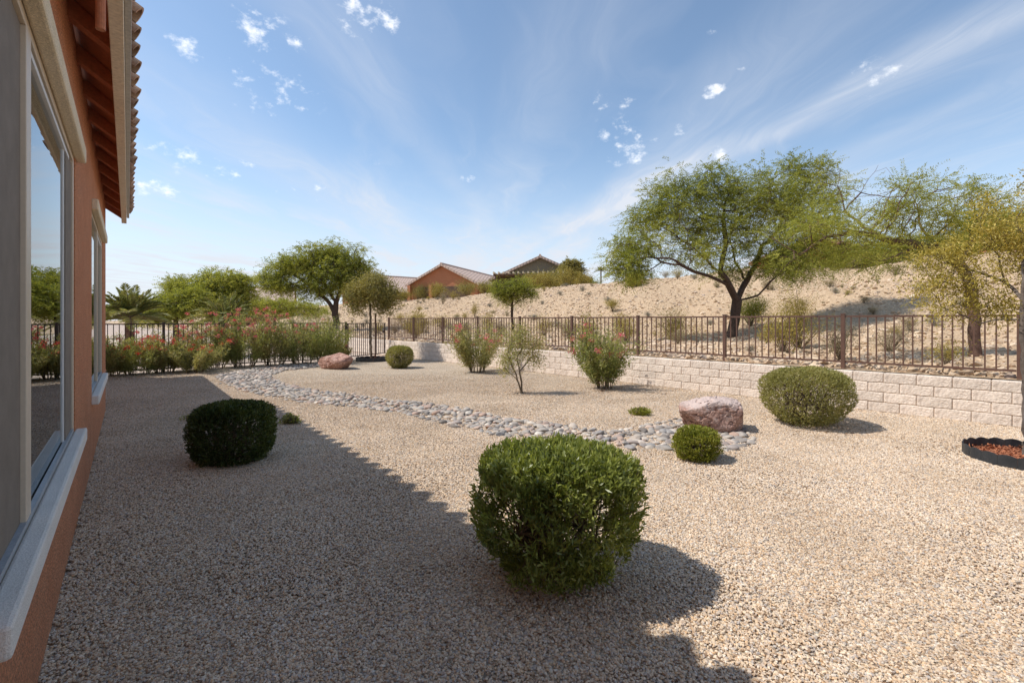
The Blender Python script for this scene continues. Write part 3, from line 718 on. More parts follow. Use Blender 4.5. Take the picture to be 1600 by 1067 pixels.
def branch_mesh(nodes, parents, tipr, power=2.4, k=5, maxr=None, flare=1.0, scale_to=None):
    n = len(nodes); kids = [[] for _ in range(n)]
    for i in range(1, n):
        if parents[i] >= 0: kids[parents[i]].append(i)
    rad = np.zeros(n)
    for i in range(n-1, -1, -1):
        rad[i] = tipr if not kids[i] else sum(rad[c]**power for c in kids[i])**(1/power)
    if scale_to: 
        cnt = np.zeros(n)
        for i in range(n-1, -1, -1): cnt[i] = 1 if not kids[i] else sum(cnt[c] for c in kids[i])
        rad = np.maximum(tipr*.8, scale_to*(cnt/cnt[0])**.56)
    mb = MB(); ring = {}; frame = {}
    def addring(p, d, r, u):
        u = u-d*u.dot(d)
        u = d.orthogonal() if u.length < 1e-4 else u
        u.normalize(); w = d.cross(u); b = len(mb.v)
        for j in range(k):
            a = 2*math.pi*j/k; mb.v.append(tuple(p+(u*math.cos(a)+w*math.sin(a))*r))
        return b, u
    for i in range(n):
        p = Vector(nodes[i])
        if parents[i] < 0:
            c = kids[i][0] if kids[i] else i; d = (Vector(nodes[c])-p).normalized() if c != i else Vector((0, 0, 1))
            ring[i], frame[i] = addring(p, d, rad[i]*1.25*flare, d.orthogonal()); continue
        q = parents[i]; pp = Vector(nodes[q]); d = (p-pp)
        if d.length < 1e-6: ring[i] = ring[q]; frame[i] = frame[q]; continue
        d.normalize()
        main = max(kids[q], key=lambda c: rad[c])
        if i == main: rb = ring[q]; u = frame[q]
        else: rb, u = addring(pp, d, rad[i], frame[q])
        ring[i], frame[i] = addring(p, d, rad[i], u)
        for j in range(k): mb.f.append((rb+j, rb+(j+1) % k, ring[i]+(j+1) % k, ring[i]+j))
    return mb.mesh('trunk', smooth=True), rad, kids
def blobs(spec, n, Z, dk=.9):
    """points inside image-sized ellipsoids: (x,y,rx,ry[,dZ]) pixels at depth Z; denser toward the shell"""
    vol = np.array([b[2]*b[3] for b in spec], float); cnt = np.maximum(3, (n*vol/vol.sum())).astype(int); out = []
    for b, c in zip(spec, cnt):
        dz = b[4] if len(b) > 4 else 0
        u = unit(rng.normal(size=(c, 3)))*(rng.random((c, 1))**.42)
        px = F/Z
        cx = (b[0]-800)/F*Z; cz = EYE+(HZ-b[1])/F*Z
        rd = b[2]/px*dk
        q = np.stack([cx+u[:, 0]*b[2]/px, Z+dz+u[:, 1]*rd, cz+u[:, 2]*b[3]/px], 1)
        # keep the pixel place when the depth changes
        k = q[:, 1]/Z; q[:, 0] *= k**.5; q[:, 2] = EYE+(q[:, 2]-EYE)*k**.5
        out.append(q)
    return np.concatenate(out)
def sprays(att, src, per, length, leaf, lw, flat=.5, stems=True, spread=.8, droop=.25, npairs=9):
    """feathery sprays: stems leaving each point with small leaflets both sides"""
    parts = []; n = len(att)
    A = np.repeat(att, per, 0); S = np.repeat(src, per, 0)
    d = unit(unit(A-S)*.9 + rng.normal(size=A.shape)*spread*np.array([1, 1, flat]))
    L_ = length*rng.uniform(.6, 1.25, (len(A), 1))
    B = A + rng.normal(size=A.shape)*length*.25
    perp = unit(np.cross(d, rng.normal(size=d.shape)*np.array([.4, .4, 1])))
    for j in range(npairs):
        t = (j+.6)/npairs
        c = B + d*L_*t; c[:, 2] -= (droop*L_[:, 0]*t*t)
        for sgn in (1, -1):
            dr = unit(d*.7 + perp*sgn + rng.normal(size=d.shape)*.25)
            parts.append(leaf_mesh('l', c, dr, leaf*rng.uniform(.7, 1.2, len(c))*(1-.35*t), lw))
    return merge(parts)
def tree(name, label, base, limbs, att, barkm, leafm, trunk_r, spray, step=.22, kill=.35, infl=3.0, group=None, tipr=.006, cat='tree', iters=70, crown='crown', power=2.4):
    """limbs: polylines of world points starting at base (each may start on an earlier one)"""
    nodes = [np.array(base)]; par = [-1]
    for pl in limbs:
        p0 = np.array(pl[0]); k = int(np.argmin([np.linalg.norm(q-p0) for q in nodes])); prev = k
        for a, b in zip(pl[:-1], pl[1:]):
            a = np.array(a); b = np.array(b); m = max(1, int(np.linalg.norm(b-a)/step))
            for t in range(1, m+1):
                nodes.append(a+(b-a)*t/m + rng.normal(size=3)*step*.07); par.append(prev); prev = len(nodes)-1
    N_, Pp, A, near = colonize(nodes, par, att, step, infl, kill, iters)
    # a twig to every point
    extra = []; ep = []
    near2 = near
    for i in range(len(A)):
        extra.append(A[i]); ep.append(near2[i])
    N2 = np.concatenate([N_, np.array(extra)]); P2 = np.concatenate([Pp, np.array(ep)])
    me, rad, kids = branch_mesh(N2, P2, tipr, power, 6, scale_to=trunk_r)
    root = empty(name, base, label, cat, group)
    child('trunk', me, root, barkm)
    src = N_[near2]
    V, Fq = spray(A, src)
    child(crown, mesh_np('crown', V, Fq), root, leafm)
    return root

# ------------------------------------------------------------------ clipped bushes
def bush(label, c, rx, ry, h, nshoot, per, leaf, lw, mat, name='bush', ez=3.0, shape=None, upness=.8, z0=.03, holes=.0, stems=14, wob=.05, seed=0, depth=.16, foot=.55, exy=2.0, yaw=0.0, group=None, twig=m_stem, narrow=.2):
    c = np.array(c, float); a = rng.uniform(0, 2*np.pi, nshoot)
    # profile: superellipse, cosine of polar angle
    u = rng.uniform(-.99, 1, nshoot); 
    rho = (1-np.abs(u)**ez)**(1/ez)
    # extra cover on the flat top
    k = rng.random(nshoot) < .38
    rr = np.sqrt(rng.random(nshoot)); rho = np.where(k, rr*.98, rho); u = np.where(k, (1-np.abs(rho)**ez)**(1/ez), u)
    inner = 1-depth*rng.random(nshoot)**1.6
    ca, sa = np.cos(a), np.sin(a); q = (np.abs(ca)**exy+np.abs(sa)**exy)**(-1/exy)
    wobn = 1+wob*fbm(ca*1.8+seed, sa*1.8, u*1.8, 3, seed)
    low = np.clip((-u), 0, 1); nar = 1-narrow*low**1.5
    x = rx*rho*ca*q*wobn*inner*nar; y = ry*rho*sa*q*wobn*inner*nar; z = z0+h*.5*(1+u*inner*(1+(wobn-1)*.7))
    cy, sy = math.cos(yaw), math.sin(yaw)
    Pn = np.stack([c[0]+x*cy-y*sy, c[1]+x*sy+y*cy, c[2]+z], 1)
    if holes:
        f = fbm(Pn[:, 0]*7, Pn[:, 1]*7, Pn[:, 2]*7, 2, seed+20); keep = (f > -1.2+holes*1.75) | (u > .62); Pn = Pn[keep]; u = u[keep]; x = x[keep]; y = y[keep]
    n = len(Pn)
    nrm = unit(np.stack([(x*cy-y*sy)/rx, (x*sy+y*cy)/ry, np.sign(u)*np.abs(u)**(ez-1)*1.2], 1))
    sd_ = unit(nrm*.75 + np.array([0, 0, upness]) + rng.normal(size=(n, 3))*.28)
    parts = []; sl = leaf*1.6
    for j in range(per):
        t = j/per; b = Pn - sd_*sl*(1-t)*.9
        dr = unit(sd_*.75 + rng.normal(size=(n, 3))*.5)
        parts.append(leaf_mesh('l', b, dr, leaf*rng.uniform(.7, 1.25, n), lw*rng.uniform(.8, 1.2, n)))
    V, Fq = merge(parts)
    root = empty(name, (c[0], c[1], c[2]), label, 'bush', group)
    # stems fan out from the foot
    mb = MB(); r2 = np.random.default_rng(seed+5)
    idx = r2.choice(n, min(stems*8, n), replace=False)
    for i in range(stems):
        an = r2.uniform(0, 6.28); f = Vector((c[0]+math.cos(an)*rx*.08, c[1]+math.sin(an)*ry*.08, c[2]-.02))
        fork = f + Vector((math.cos(an)*rx*r2.uniform(.15, .5), math.sin(an)*ry*r2.uniform(.15, .5), h*r2.uniform(.25, .5)))
        mb.tube([f, (f+fork)/2+Vector((0, 0, .02)), fork], [.011, .009, .007], 5, False)
        for j in idx[i*8:(i+1)*8]:
            tpt = Vector(Pn[j]); mid = (fork+tpt)/2+Vector(r2.normal(size=3)*.03)
            mb.tube([fork, mid, tpt], [.006, .004, .002], 4, False)
    child('stems', mb.mesh('stems'), root, twig)
    child('foliage', mesh_np('foliage', V, Fq), root, mat)
    return root
bush('large clipped glossy green bush in the foreground with sun on its top', (.26, 2.76, 0), .485, .45, .765, 6900, 6, .040, .0120, m_nearbush, ez=3.7, holes=.58, stems=30, seed=1, upness=1.25, depth=.34, wob=.08, exy=2.7, yaw=.25, narrow=.42, z0=.0)
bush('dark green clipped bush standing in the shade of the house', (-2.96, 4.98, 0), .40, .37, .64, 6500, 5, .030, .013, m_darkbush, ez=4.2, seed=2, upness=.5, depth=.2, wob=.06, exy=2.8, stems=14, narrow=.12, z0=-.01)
bush('big rounded dusty green bush in front of the block wall', (4.22, 6.75, 0), .60, .58, .84, 8500, 5, .026, .011, m_ballbush, ez=2.9, seed=3, upness=.7, depth=.25, wob=.08, stems=22, narrow=.30, z0=-.02, holes=.2)
bush('small yellow green rounded bush beside the river cobbles', (1.98, 5.03, 0), .265, .25, .38, 2300, 5, .028, .011, m_smallbush, ez=2.4, seed=4, upness=.9, depth=.35, wob=.1, stems=14, narrow=.15, z0=-.02)
bush('small round dusty green bush near the gate, left of the wall', (-3.52, 14.7, 0), .44, .42, .72, 4200, 4, .04, .016, m_ballbush, ez=2.7, seed=5, depth=.2, stems=12, narrow=.3, z0=-.02)
bush('low yellowish tuft growing in the gravel left of the pink boulder', (2.02, 7.35, 0), .17, .14, .15, 420, 4, .035, .010, m_smallbush, name='low_plant', ez=2, seed=6, stems=6, depth=.6, wob=.5, z0=-.02)
bush('low green sprig with reddish leaves right of the dark clipped bush', (-3.2, 6.75, 0), .15, .10, .17, 120, 5, .045, .022, m_olea, name='low_plant', ez=2, seed=7, stems=8, depth=.7, wob=.5, z0=-.01)
bush('thin green sprig behind the left side of the dark clipped bush', (-4.7, 7.0, 0), .26, .07, .10, 90, 5, .045, .02, m_olea, name='low_plant', ez=2, seed=8, stems=6, depth=.7, wob=.5, z0=-.01)

# ------------------------------------------------------------------ boulders and cobbles
def rock_mesh(name, sx, sy, sz, seed, sub=5, cuts=14, rough=.05, flat_top=None):
    bm = bmesh.new(); bmesh.ops.create_icosphere(bm, subdivisions=sub, radius=1)
    r = np.random.default_rng(seed); co = np.array([v.co[:] for v in bm.verts])
    co *= 1.18
    pl = unit(r.normal(size=(cuts, 3))); dd = r.uniform(.62, .95, cuts)
    if flat_top is not None: pl[0] = unit(np.array(flat_top)); dd[0] = .62
    for nrm, d in zip(pl, dd):
        t = co@nrm; k = t > d; co[k] -= np.outer((t[k]-d)*.93, nrm)
    nn = unit(co); co += nn*(rough*fbm(co[:, 0]*2.2, co[:, 1]*2.2, co[:, 2]*2.2, 5, seed))[:, None]
    if sub > 4:
        rd = np.abs(fbm(co[:, 0]*3.1+9, co[:, 1]*3.1, co[:, 2]*3.1, 4, seed+3)); co -= nn*(np.clip(.16-rd, 0, 1)*.35)[:, None]
    co *= np.array([sx, sy, sz])
    for v, c in zip(bm.verts, co): v.co = c
    me = bpy.data.meshes.new(name); bm.to_mesh(me); bm.free()
    for p in me.polygons: p.use_smooth = sub < 4
    return me
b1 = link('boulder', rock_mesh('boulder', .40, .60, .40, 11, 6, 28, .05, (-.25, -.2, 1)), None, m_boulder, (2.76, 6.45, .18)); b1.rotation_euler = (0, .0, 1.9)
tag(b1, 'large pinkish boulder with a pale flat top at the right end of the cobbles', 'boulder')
b2 = link('boulder', rock_mesh('boulder', .56, .42, .38, 23, 5, 14, .05, (.1, -.5, 1)), None, m_boulder2, (-5.43, 14.55, .2)); b2.rotation_euler = (0, -.12, -.15)
tag(b2, 'reddish boulder by the far left end of the cobbles', 'boulder')
creek_px = [(505,567),(455,569),(395,577),(350,585),(342,590),(357,601),(382,611),(432,620),(495,631),(570,638),(632,646),(680,658),(712,666),(797,683),(880,694),(972,698),(1044,703),(1135,706),(1167,697),(1169,678),(1110,664),(1070,658),(1021,665),(956,675),(924,673),(855,663),(777,654),(720,640),(670,632),(607,627),(545,617),(480,610),(440,601),(416,588),(440,580),(505,572)]
poly = np.array([tuple(G(x, y))[:2] for x, y in creek_px])
def inpoly(p):
    x, y = p[:, 0], p[:, 1]; c = np.zeros(len(p), bool); j = len(poly)-1
    for i in range(len(poly)):
        xi, yi = poly[i]; xj, yj = poly[j]
        c ^= ((yi > y) != (yj > y)) & (x < (xj-xi)*(y-yi)/(yj-yi+1e-12)+xi); j = i
    return c
creek = link('creek_bed', MB().poly([(x, y, .004) for x, y in poly[::-1]]).mesh('creek_bed'), None, m_gravelground); tag(creek, kind='structure')
lo, hi = poly.min(0), poly.max(0)
cand = rng.uniform(lo-.05, hi+.05, (110000, 2)); cand = cand[inpoly(cand + rng.normal(size=cand.shape)*.05)]
cell = {}; pts = []; md = .066
for p in cand:
    if len(pts) > 4200: break
    k = (int(p[0]/md), int(p[1]/md)); ok = True
    for a in (-1, 0, 1):
        for b in (-1, 0, 1):
            for q in cell.get((k[0]+a, k[1]+b), ()):
                if (q[0]-p[0])**2+(q[1]-p[1])**2 < md*md: ok = False
    if ok: cell.setdefault(k, []).append(p); pts.append(p)
pts = np.array(pts); order = np.argsort(np.hypot(pts[:, 0], pts[:, 1])); pts = pts[order]
cv = []
for i in range(10):
    r = random.Random(i); me = rock_mesh('cobble', .047*r.uniform(.8, 1.3), .034*r.uniform(.8, 1.2), .021*r.uniform(.8, 1.3), 40+i, 3, 5, .05)
    me.materials.append(m_cobble); cv.append(me)
cv2 = [rock_mesh('cobble', .047*(.8+.08*i), .035, .021, 60+i, 2, 4, .04) for i in range(6)]
cv2 = [(np.array([v.co[:] for v in m.vertices]), np.array([p.vertices[:] for p in m.polygons])) for m in cv2]
parts = []
for i, p in enumerate(pts):
    if random.random() < .09: continue
    rz = random.uniform(0, 6.28); sc = random.choice((.6, .8, .9, 1, 1.1, 1.45))*random.uniform(.9, 1.15); up = .010 + random.choice((0, 0, .004, .014))
    if i < 300:
        o = link('cobble', cv[i % 10], creek); o.location = (p[0], p[1], up); o.rotation_euler = (random.uniform(-.3, .3), random.uniform(-.3, .3), rz); o.scale = (sc, sc, sc)
    else:
        v, f = cv2[i % 6]; Rm = np.array(Matrix.Rotation(rz, 3, 'Z') @ Matrix.Rotation(random.uniform(-.3, .3), 3, 'X')); parts.append(((v*sc)@Rm.T+np.array([p[0], p[1], up]), f))
V, Fq = merge(parts); o = link('cobble', mesh_np('cobbles', V, Fq, True), creek, m_cobble_i); o['kind'] = 'stuff'

# ------------------------------------------------------------------ planting rings
def ring(label, c, r, h, n, trees=None):
    root = empty('edging_ring', c, label, 'garden edging')
    L_ = 2*math.pi*r/n
    for i in range(n):
        a0 = 2*math.pi*i/n; mb = MB(); K = 6; V_ = []
        for j in range(K+1):
            a = a0+2*math.pi/n*(j/K)*.985; t = j/K; hh = h*(.86+.14*math.sin(math.pi*t)); rr = r+.005*math.sin(math.pi*t)
            for (q, z) in ((rr, 0), (rr, hh), (rr-.009, hh), (rr-.009, 0)): V_.append((math.cos(a)*q, math.sin(a)*q, z))
        mb.v = V_; 
        for j in range(K):
            for e in range(4): mb.f.append((j*4+e, j*4+(e+1) % 4, (j+1)*4+(e+1) % 4, (j+1)*4+e))
        mb.f += [(3, 2, 1, 0), (K*4, K*4+1, K*4+2, K*4+3)]
        o = link('edging_panel', mb.mesh('edging_panel'), root, m_edging)
    return root
r1 = ring('scalloped black plastic ring round the yellow tree at the right edge', (5.50, 4.98, 0), .52, .13, 22)
ring('black plastic ring round the foot of the staked tree by the gate', (-5.15, 17.2, 0), .55, .15, 16)
def mulch(label, c, r):
    n = int(5200*r*r); a = rng.uniform(0, 6.28, n); q = np.sqrt(rng.random(n))*r
    C0 = np.stack([c[0]+np.cos(a)*q, c[1]+np.sin(a)*q, .03+rng.random(n)*.03], 1); d = rng.normal(size=(n, 3))*np.array([1, 1, .3])
    V, Fq = leaf_mesh('m', C0, d, rng.uniform(.02, .05, n), .018, normal=np.tile([0, 0, 1.], (n, 1)))
    V = np.concatenate([V, V-np.array([0, 0, .006])]); Fq = np.concatenate([Fq, Fq+n*4])
    o = link('mulch', mesh_np('mulch', V, Fq), None, m_mulch); tag(o, label, 'mulch', kind='stuff')
    o2 = link('soil', MB().tube([(0, 0, 0), (0, 0, .028)], r, 24).mesh('soil'), o, m_mulch); o2.location = (c[0], c[1], 0)
mulch('red bark chips filling the ring at the right edge', (5.50, 4.98), .50)
mulch('brown bark chips in the ring under the staked tree', (-5.15, 17.2), .52)

# ------------------------------------------------------------------ trees
def sp(per, length, leaf, lw, **k): return lambda A, S: sprays(A, S, per, length, leaf, lw, **k)
# big mesquite behind the railing
Zt = 16.7; base = T(1143, Zt, -.05)
q = lambda x, y, dz=0: PY(x, y, Zt+dz)
limbs = [[base, q(1148,500), q(1152,470)], [q(1152,470), q(1140,448,-.3), q(1125,425,-.5), q(1100,405,-.8)], [q(1140,448,-.3), q(1120,436,-.6), q(1085,425,-1.2), q(1055,408,-1.6)],
         [q(1152,470), q(1165,440,.3), q(1178,418,.6), q(1190,385,.8)], [q(1152,470), q(1185,460,-.2), q(1205,440,-.5), q(1225,418,-.9), q(1250,395,-1.2)], [q(1165,440,.3), q(1150,410,1.0), q(1140,370,1.4)], [q(1125,425,-.5), q(1135,380,0), q(1130,330,.2)]]
sp1 = [(985,385,30,24,.2),(1020,425,40,12,-.6),(965,425,18,10,-.6),(1150,425,50,12,.9),(1240,420,60,16,.4),(1010,400,60,30,-.5),(985,420,38,20,-.8),(1045,350,68,45),(1015,340,38,30,.6),(1075,300,62,30,.3),(1040,298,34,16),(1130,355,72,50,.3),(1130,295,60,26,.4),(1190,310,60,45),(1175,278,36,18),(1215,365,66,48,.2),(1245,300,60,40,.6),(1255,262,36,20,.5),(1295,262,24,18,.5),(1285,330,50,45,.5),(1270,395,55,32,.3),(1205,415,45,18,-.4),(1090,405,60,22,-.6),(1300,412,36,14,0),(960,408,16,18,-.5),(1110,270,26,14)]
att = blobs(sp1, 2750, Zt, .8)
g_ = fbm(att[:, 0]*1.1, att[:, 1]*1.1, att[:, 2]*2.4, 3, 31); att = att[g_ > -.22]
tree('mesquite_tree', 'broad green mesquite tree with a forked dark trunk behind the railing', base, limbs, att, m_bark, m_mesq, .17, sp(5, .5, .10, .023, flat=.35, npairs=8), step=.24, kill=.34)
# second mesquite, its thick trunk behind the railing at the right
Z2 = 9.1; base = T(1523, Z2, -.05); q = lambda x, y, dz=0: PY(x, y, Z2+dz)
limbs = [[base, q(1521,500), q(1518,450,.1), q(1500,415,.3), q(1470,392,.5)], [q(1470,392,.5), q(1435,382,.5), q(1390,375,.4), q(1340,362,.2), q(1290,370,0), q(1250,398,-.2)], [q(1390,375,.4), q(1350,355,.8), q(1320,330,1.0), q(1310,290,1.1), q(1312,262,1.1)],
         [q(1470,392,.5), q(1440,360,1.0), q(1432,320,1.2), q(1420,300,1.3)], [q(1500,415,.3), q(1520,370,.8), q(1540,330,1.1), q(1560,300,1.2)], [q(1435,382,.5), q(1400,400,.2), q(1375,408,0)], [q(1340,362,.2), q(1280,352,.5), q(1225,345,.6)],[q(1320,330,1.0), q(1345,300,1.1), q(1372,258,1.1)]]
sp2 = [(1545,300,40,12,.6),(1590,300,20,10,.6),(1460,345,60,22,.5),(1400,370,50,16,.4),(1415,290,30,14),(1450,305,50,20,.5),(1500,290,52,12,.7),(1550,275,36,9,.8),(1568,290,24,7,.8),(1430,330,46,22,.4),(1490,330,60,24,.5),(1380,330,42,22,.4),(1350,350,46,20,.2),(1290,360,56,16,0),(1230,372,44,10,-.1),(1310,330,28,30,.8),(1312,285,14,26,1.1),(1365,285,14,22,1.1),(1330,390,60,20,-.1),(1270,345,50,10,.3),(1470,370,60,24,.3),(1540,350,50,24,.6),(1240,405,40,12,-.3),(1590,330,40,26,.6),(1410,262,16,10,.6),(1375,250,9,7,1.1),(1440,400,60,12,.6),(1350,415,50,12,.3)]
att = blobs(sp2, 1050, Z2, .7); g_ = fbm(att[:, 0]*1.3, att[:, 1]*1.3, att[:, 2]*4, 3, 77); att = att[g_ > -.25]
tree('mesquite_tree', 'sparse mesquite with a thick reddish trunk and long pale limbs, right of the broad one', base, limbs, att, m_barkred, m_mesq2, .105, sp(4, .36, .062, .0135, flat=.22, npairs=9), step=.16, kill=.24, tipr=.003, power=2.0)
# yellow leaved tree in the ring at the right edge
Z3 = 4.98; base = Vector((5.47, 4.98, 0)); q = lambda x, y, dz=0: PY(x, y, Z3+dz)
limbs = [[base, q(1601,560), q(1599,500), q(1600,440)], [q(1599,500), q(1570,500,.1), q(1530,505,.2), q(1500,490,.3), q(1470,480,.35)], [q(1600,470), q(1570,440,.2), q(1540,430,.3), q(1500,420,.4), q(1460,400,.4)], [q(1600,440), q(1598,380,.2), q(1585,340,.3)], [q(1600,440), q(1640,400,.1), q(1680,350,.2)], [q(1570,440,.2), q(1560,400,.3), q(1530,370,.4)], [q(1600,470), q(1650,460,-.3), q(1700,440,-.5)]]
sp3 = [(1560,345,36,30,.3),(1590,380,40,40,.2),(1520,385,36,26,.4),(1480,405,36,22,.4),(1460,445,30,26,.35),(1500,440,40,30,.4),(1550,430,46,34,.3),(1510,480,50,22,.3),(1575,480,36,28,.2),(1465,395,16,12,.4),(1640,380,60,60,.2),(1680,440,60,50,0),(1560,315,20,12,.3),(1480,500,26,12,.3),(1650,300,50,40,.2)]
att = blobs(sp3, 640, Z3, .8); g_ = fbm(att[:, 0]*2.6, att[:, 1]*2.6, att[:, 2]*3.5, 3, 12); att = att[g_ > -.5]
def whorls(A, S, per, leaf, lw, reach=.06):
    parts = []; n = len(A)
    for j in range(per):
        c = A + rng.normal(size=A.shape)*reach
        d = unit(unit(A-S)*.6+rng.normal(size=A.shape)*.8+np.array([0, 0, .15])); parts.append(leaf_mesh('l', c, d, leaf*rng.uniform(.6, 1.2, n), lw*rng.uniform(.8, 1.2, n)))
    return merge(parts)
tree('yellow_tree', 'yellow leaved ornamental tree with grey branches in the ring at the right edge', base, limbs, att, m_barkgrey, m_yellow, .030, lambda A, S: whorls(A, S, 34, .046, .012, .065), step=.10, kill=.14, infl=2.0, tipr=.0022, power=2.1)
# staked tree by the gate
Z4 = 17.2; base = Vector((-5.15, 17.2, 0)); q = lambda x, y, dz=0: PY(x, y, Z4+dz)
limbs = [[base, q(579,530), q(579,490), q(577,468)], [q(577,468), q(570,455), q(560,445)], [q(577,468), q(590,450), q(600,440)], [q(577,468), q(582,440,.2)]]
att = blobs([(578,455,38,22),(560,465,26,14),(605,465,22,18),(585,440,26,12),(600,478,18,9),(555,480,12,8)], 520, Z4, .9)
tree('ornamental_tree', 'small olive green staked tree beside the gate', base, limbs, att, m_stem, m_olive, .045, lambda A, S: whorls(A, S, 34, .085, .028, .13), step=.12, kill=.2, infl=2)
st = link('tree_stake', MB().tube([(-5.0, 17.15, 0), (-4.99, 17.15, 1.75)], .032, 8).mesh('tree_stake'), None, m_barkred); tag(st, 'round wooden stake beside the small tree by the gate', 'stake')
# small young tree in the gravel
Z5 = 9.55; base = G(815, 615); q = lambda x, y, dz=0: PY(x, y, Z5+dz)
limbs = [[base, q(811,600), q(805,590), q(795,582), q(788,575)], [base, q(815,598), q(812,580), q(808,560)], [q(811,600), q(806,585), q(800,570), q(792,555)], [q(812,580), q(822,568,.1), q(832,555,.15)]]
att = blobs([(808,530,20,16),(795,555,16,20),(825,545,20,18),(838,562,12,10),(815,515,14,8),(788,578,10,9),(842,535,10,10)], 230, Z5, .9)
tree('young_tree', 'thin young tree with sparse leaves and curved stems in the middle of the gravel', base, limbs, att, m_stem, m_oleapale, .026, lambda A, S: whorls(A, S, 20, .05, .016, .085), step=.08, kill=.12, infl=1.5, tipr=.0025)

# oleanders: many upright stems from one foot
def oleander(label, base, h, w, mat, nst=26, flowers=60, fm=m_flower, leaf=.10, lw=.019, per=46, group=None, name='oleander', skirt=.25, top=1.0, seed=0):
    r = np.random.default_rng(seed); root = empty(name, base, label, 'shrub', group); mb = MB(); parts = []; fl = []
    b = np.array(base, float)
    for i in range(nst):
        a = r.uniform(0, 6.28); lean = r.uniform(.05, 1)**.7; f = b+np.array([math.cos(a), math.sin(a), 0])*w*.10
        L_ = h*r.uniform(.62, 1.06); tip = b+np.array([math.cos(a)*w*.5*lean, math.sin(a)*w*.5*lean, L_*(1-.18*lean)*top]); mid = (f+tip)/2+np.array([math.cos(a), math.sin(a), 0])*(-.06*w)+r.normal(size=3)*.03
        mid[2] += .04*h
        mb.tube([f-np.array([0, 0, .03]), (f+mid)/2, mid, (mid+tip)/2, tip], [.008, .007, .0055, .004, .002], 5, False)
        # side shoots
        ends = [tip]
        for j in range(4):
            t = r.uniform(.35, .9); p = f*(1-t)**2+2*mid*t*(1-t)+tip*t*t; e = p+np.array([math.cos(a)+r.normal()*.7, math.sin(a)+r.normal()*.7, .9+r.uniform(0, .6)])*h*r.uniform(.08, .17); mb.tube([p, e], [.005, .002], 4, False); ends.append(e)
        for e in ends:
            for t0 in (0, ):
                n = int(per*2.1); t = r.random(n)**.85; p = e + (np.outer(t-1, (e-f)))*.80 + r.normal(size=(n, 3))*.045*(h/1.4)
                d = unit(np.array([0, 0, .7])+r.normal(size=(n, 3))*.75); parts.append(leaf_mesh('l', p, d, leaf*r.uniform(.6, 1.1, n), lw))
            if r.random() < flowers/100:
                n = 26; p = e + r.normal(size=(n, 3))*.035*np.array([1, 1, .7])+np.array([0, 0, .05]); fl.append(leaf_mesh('l', p, r.normal(size=(n, 3)), .036, .028))
    child('stems', mb.mesh('stems'), root, m_stem)
    V, Fq = merge(parts); child('foliage', mesh_np('foliage', V, Fq), root, mat)
    if fl: V, Fq = merge(fl); child('flowers', mesh_np('flowers', V, Fq), root, fm)
    return root
oleander('pink flowering oleander against the block wall, nearest the pink boulder', G(945, 607), 1.5, 1.35, m_olea, 30, 13, m_flower, seed=1, per=26)
oleander('pink flowering oleander by the wall, left of the thin young tree', G(746, 581), 1.5, 1.95, m_oleapale, 34, 15, m_flower, seed=2, per=26, leaf=.085)
row = [  # px, py base, height, width, mat, flowers, label
    (178, 584, 1.12, 1.5, m_oleapale, 26, m_petred, 'low red flowered shrub at the fence, nearest the house corner'),
    (222, 582, 1.18, 1.7, m_olea, 20, m_petred, 'bushy green red flowered shrub at the fence, second from the house'),
    (262, 579, 1.12, 1.5, m_oleapale, 16, m_petred, 'pale leaved shrub with a few red flowers in front of a fence post'),
    (308, 579, .95, 1.3, m_oleapale, 4, m_petred, 'greyish low shrub without flowers where the shade of the house ends'),
    (338, 572, 1.5, 1.7, m_oleapale, 30, m_flower, 'pink oleander just right of the greyish low shrub'),
    (382, 571, 1.78, 1.9, m_olea, 36, m_flower, 'tall pink oleander full of flowers, behind the widest cobbles'),
    (428, 569, 1.85, 1.8, m_oleapale, 28, m_flower, 'tall pink oleander in the middle of the right half of the row'),
    (470, 567, 1.8, 1.9, m_olea, 10, m_flower, 'dense green oleander left of the reddish boulder'),
    (505, 565, 1.7, 1.7, m_olea, 3, m_flower, 'dark green oleander directly behind the reddish boulder')]
for i, (x, y, h, w, mt, fl, fm, lab) in enumerate(row):
    oleander(lab, G(x, y)*1.0+Vector((.28, -.5, 0)), h, w*1.35, mt, 34, fl, fm, seed=20+i, per=26, group='flowering shrubs along the left fence', name='flowering_shrub')
oleander('low pinkish shrub at the right foot of the dark oleander, beside the gate', G(534, 563), .62, .8, m_oleapale, 16, 10, m_flower, seed=50, per=20, group='flowering shrubs along the left fence', name='flowering_shrub')

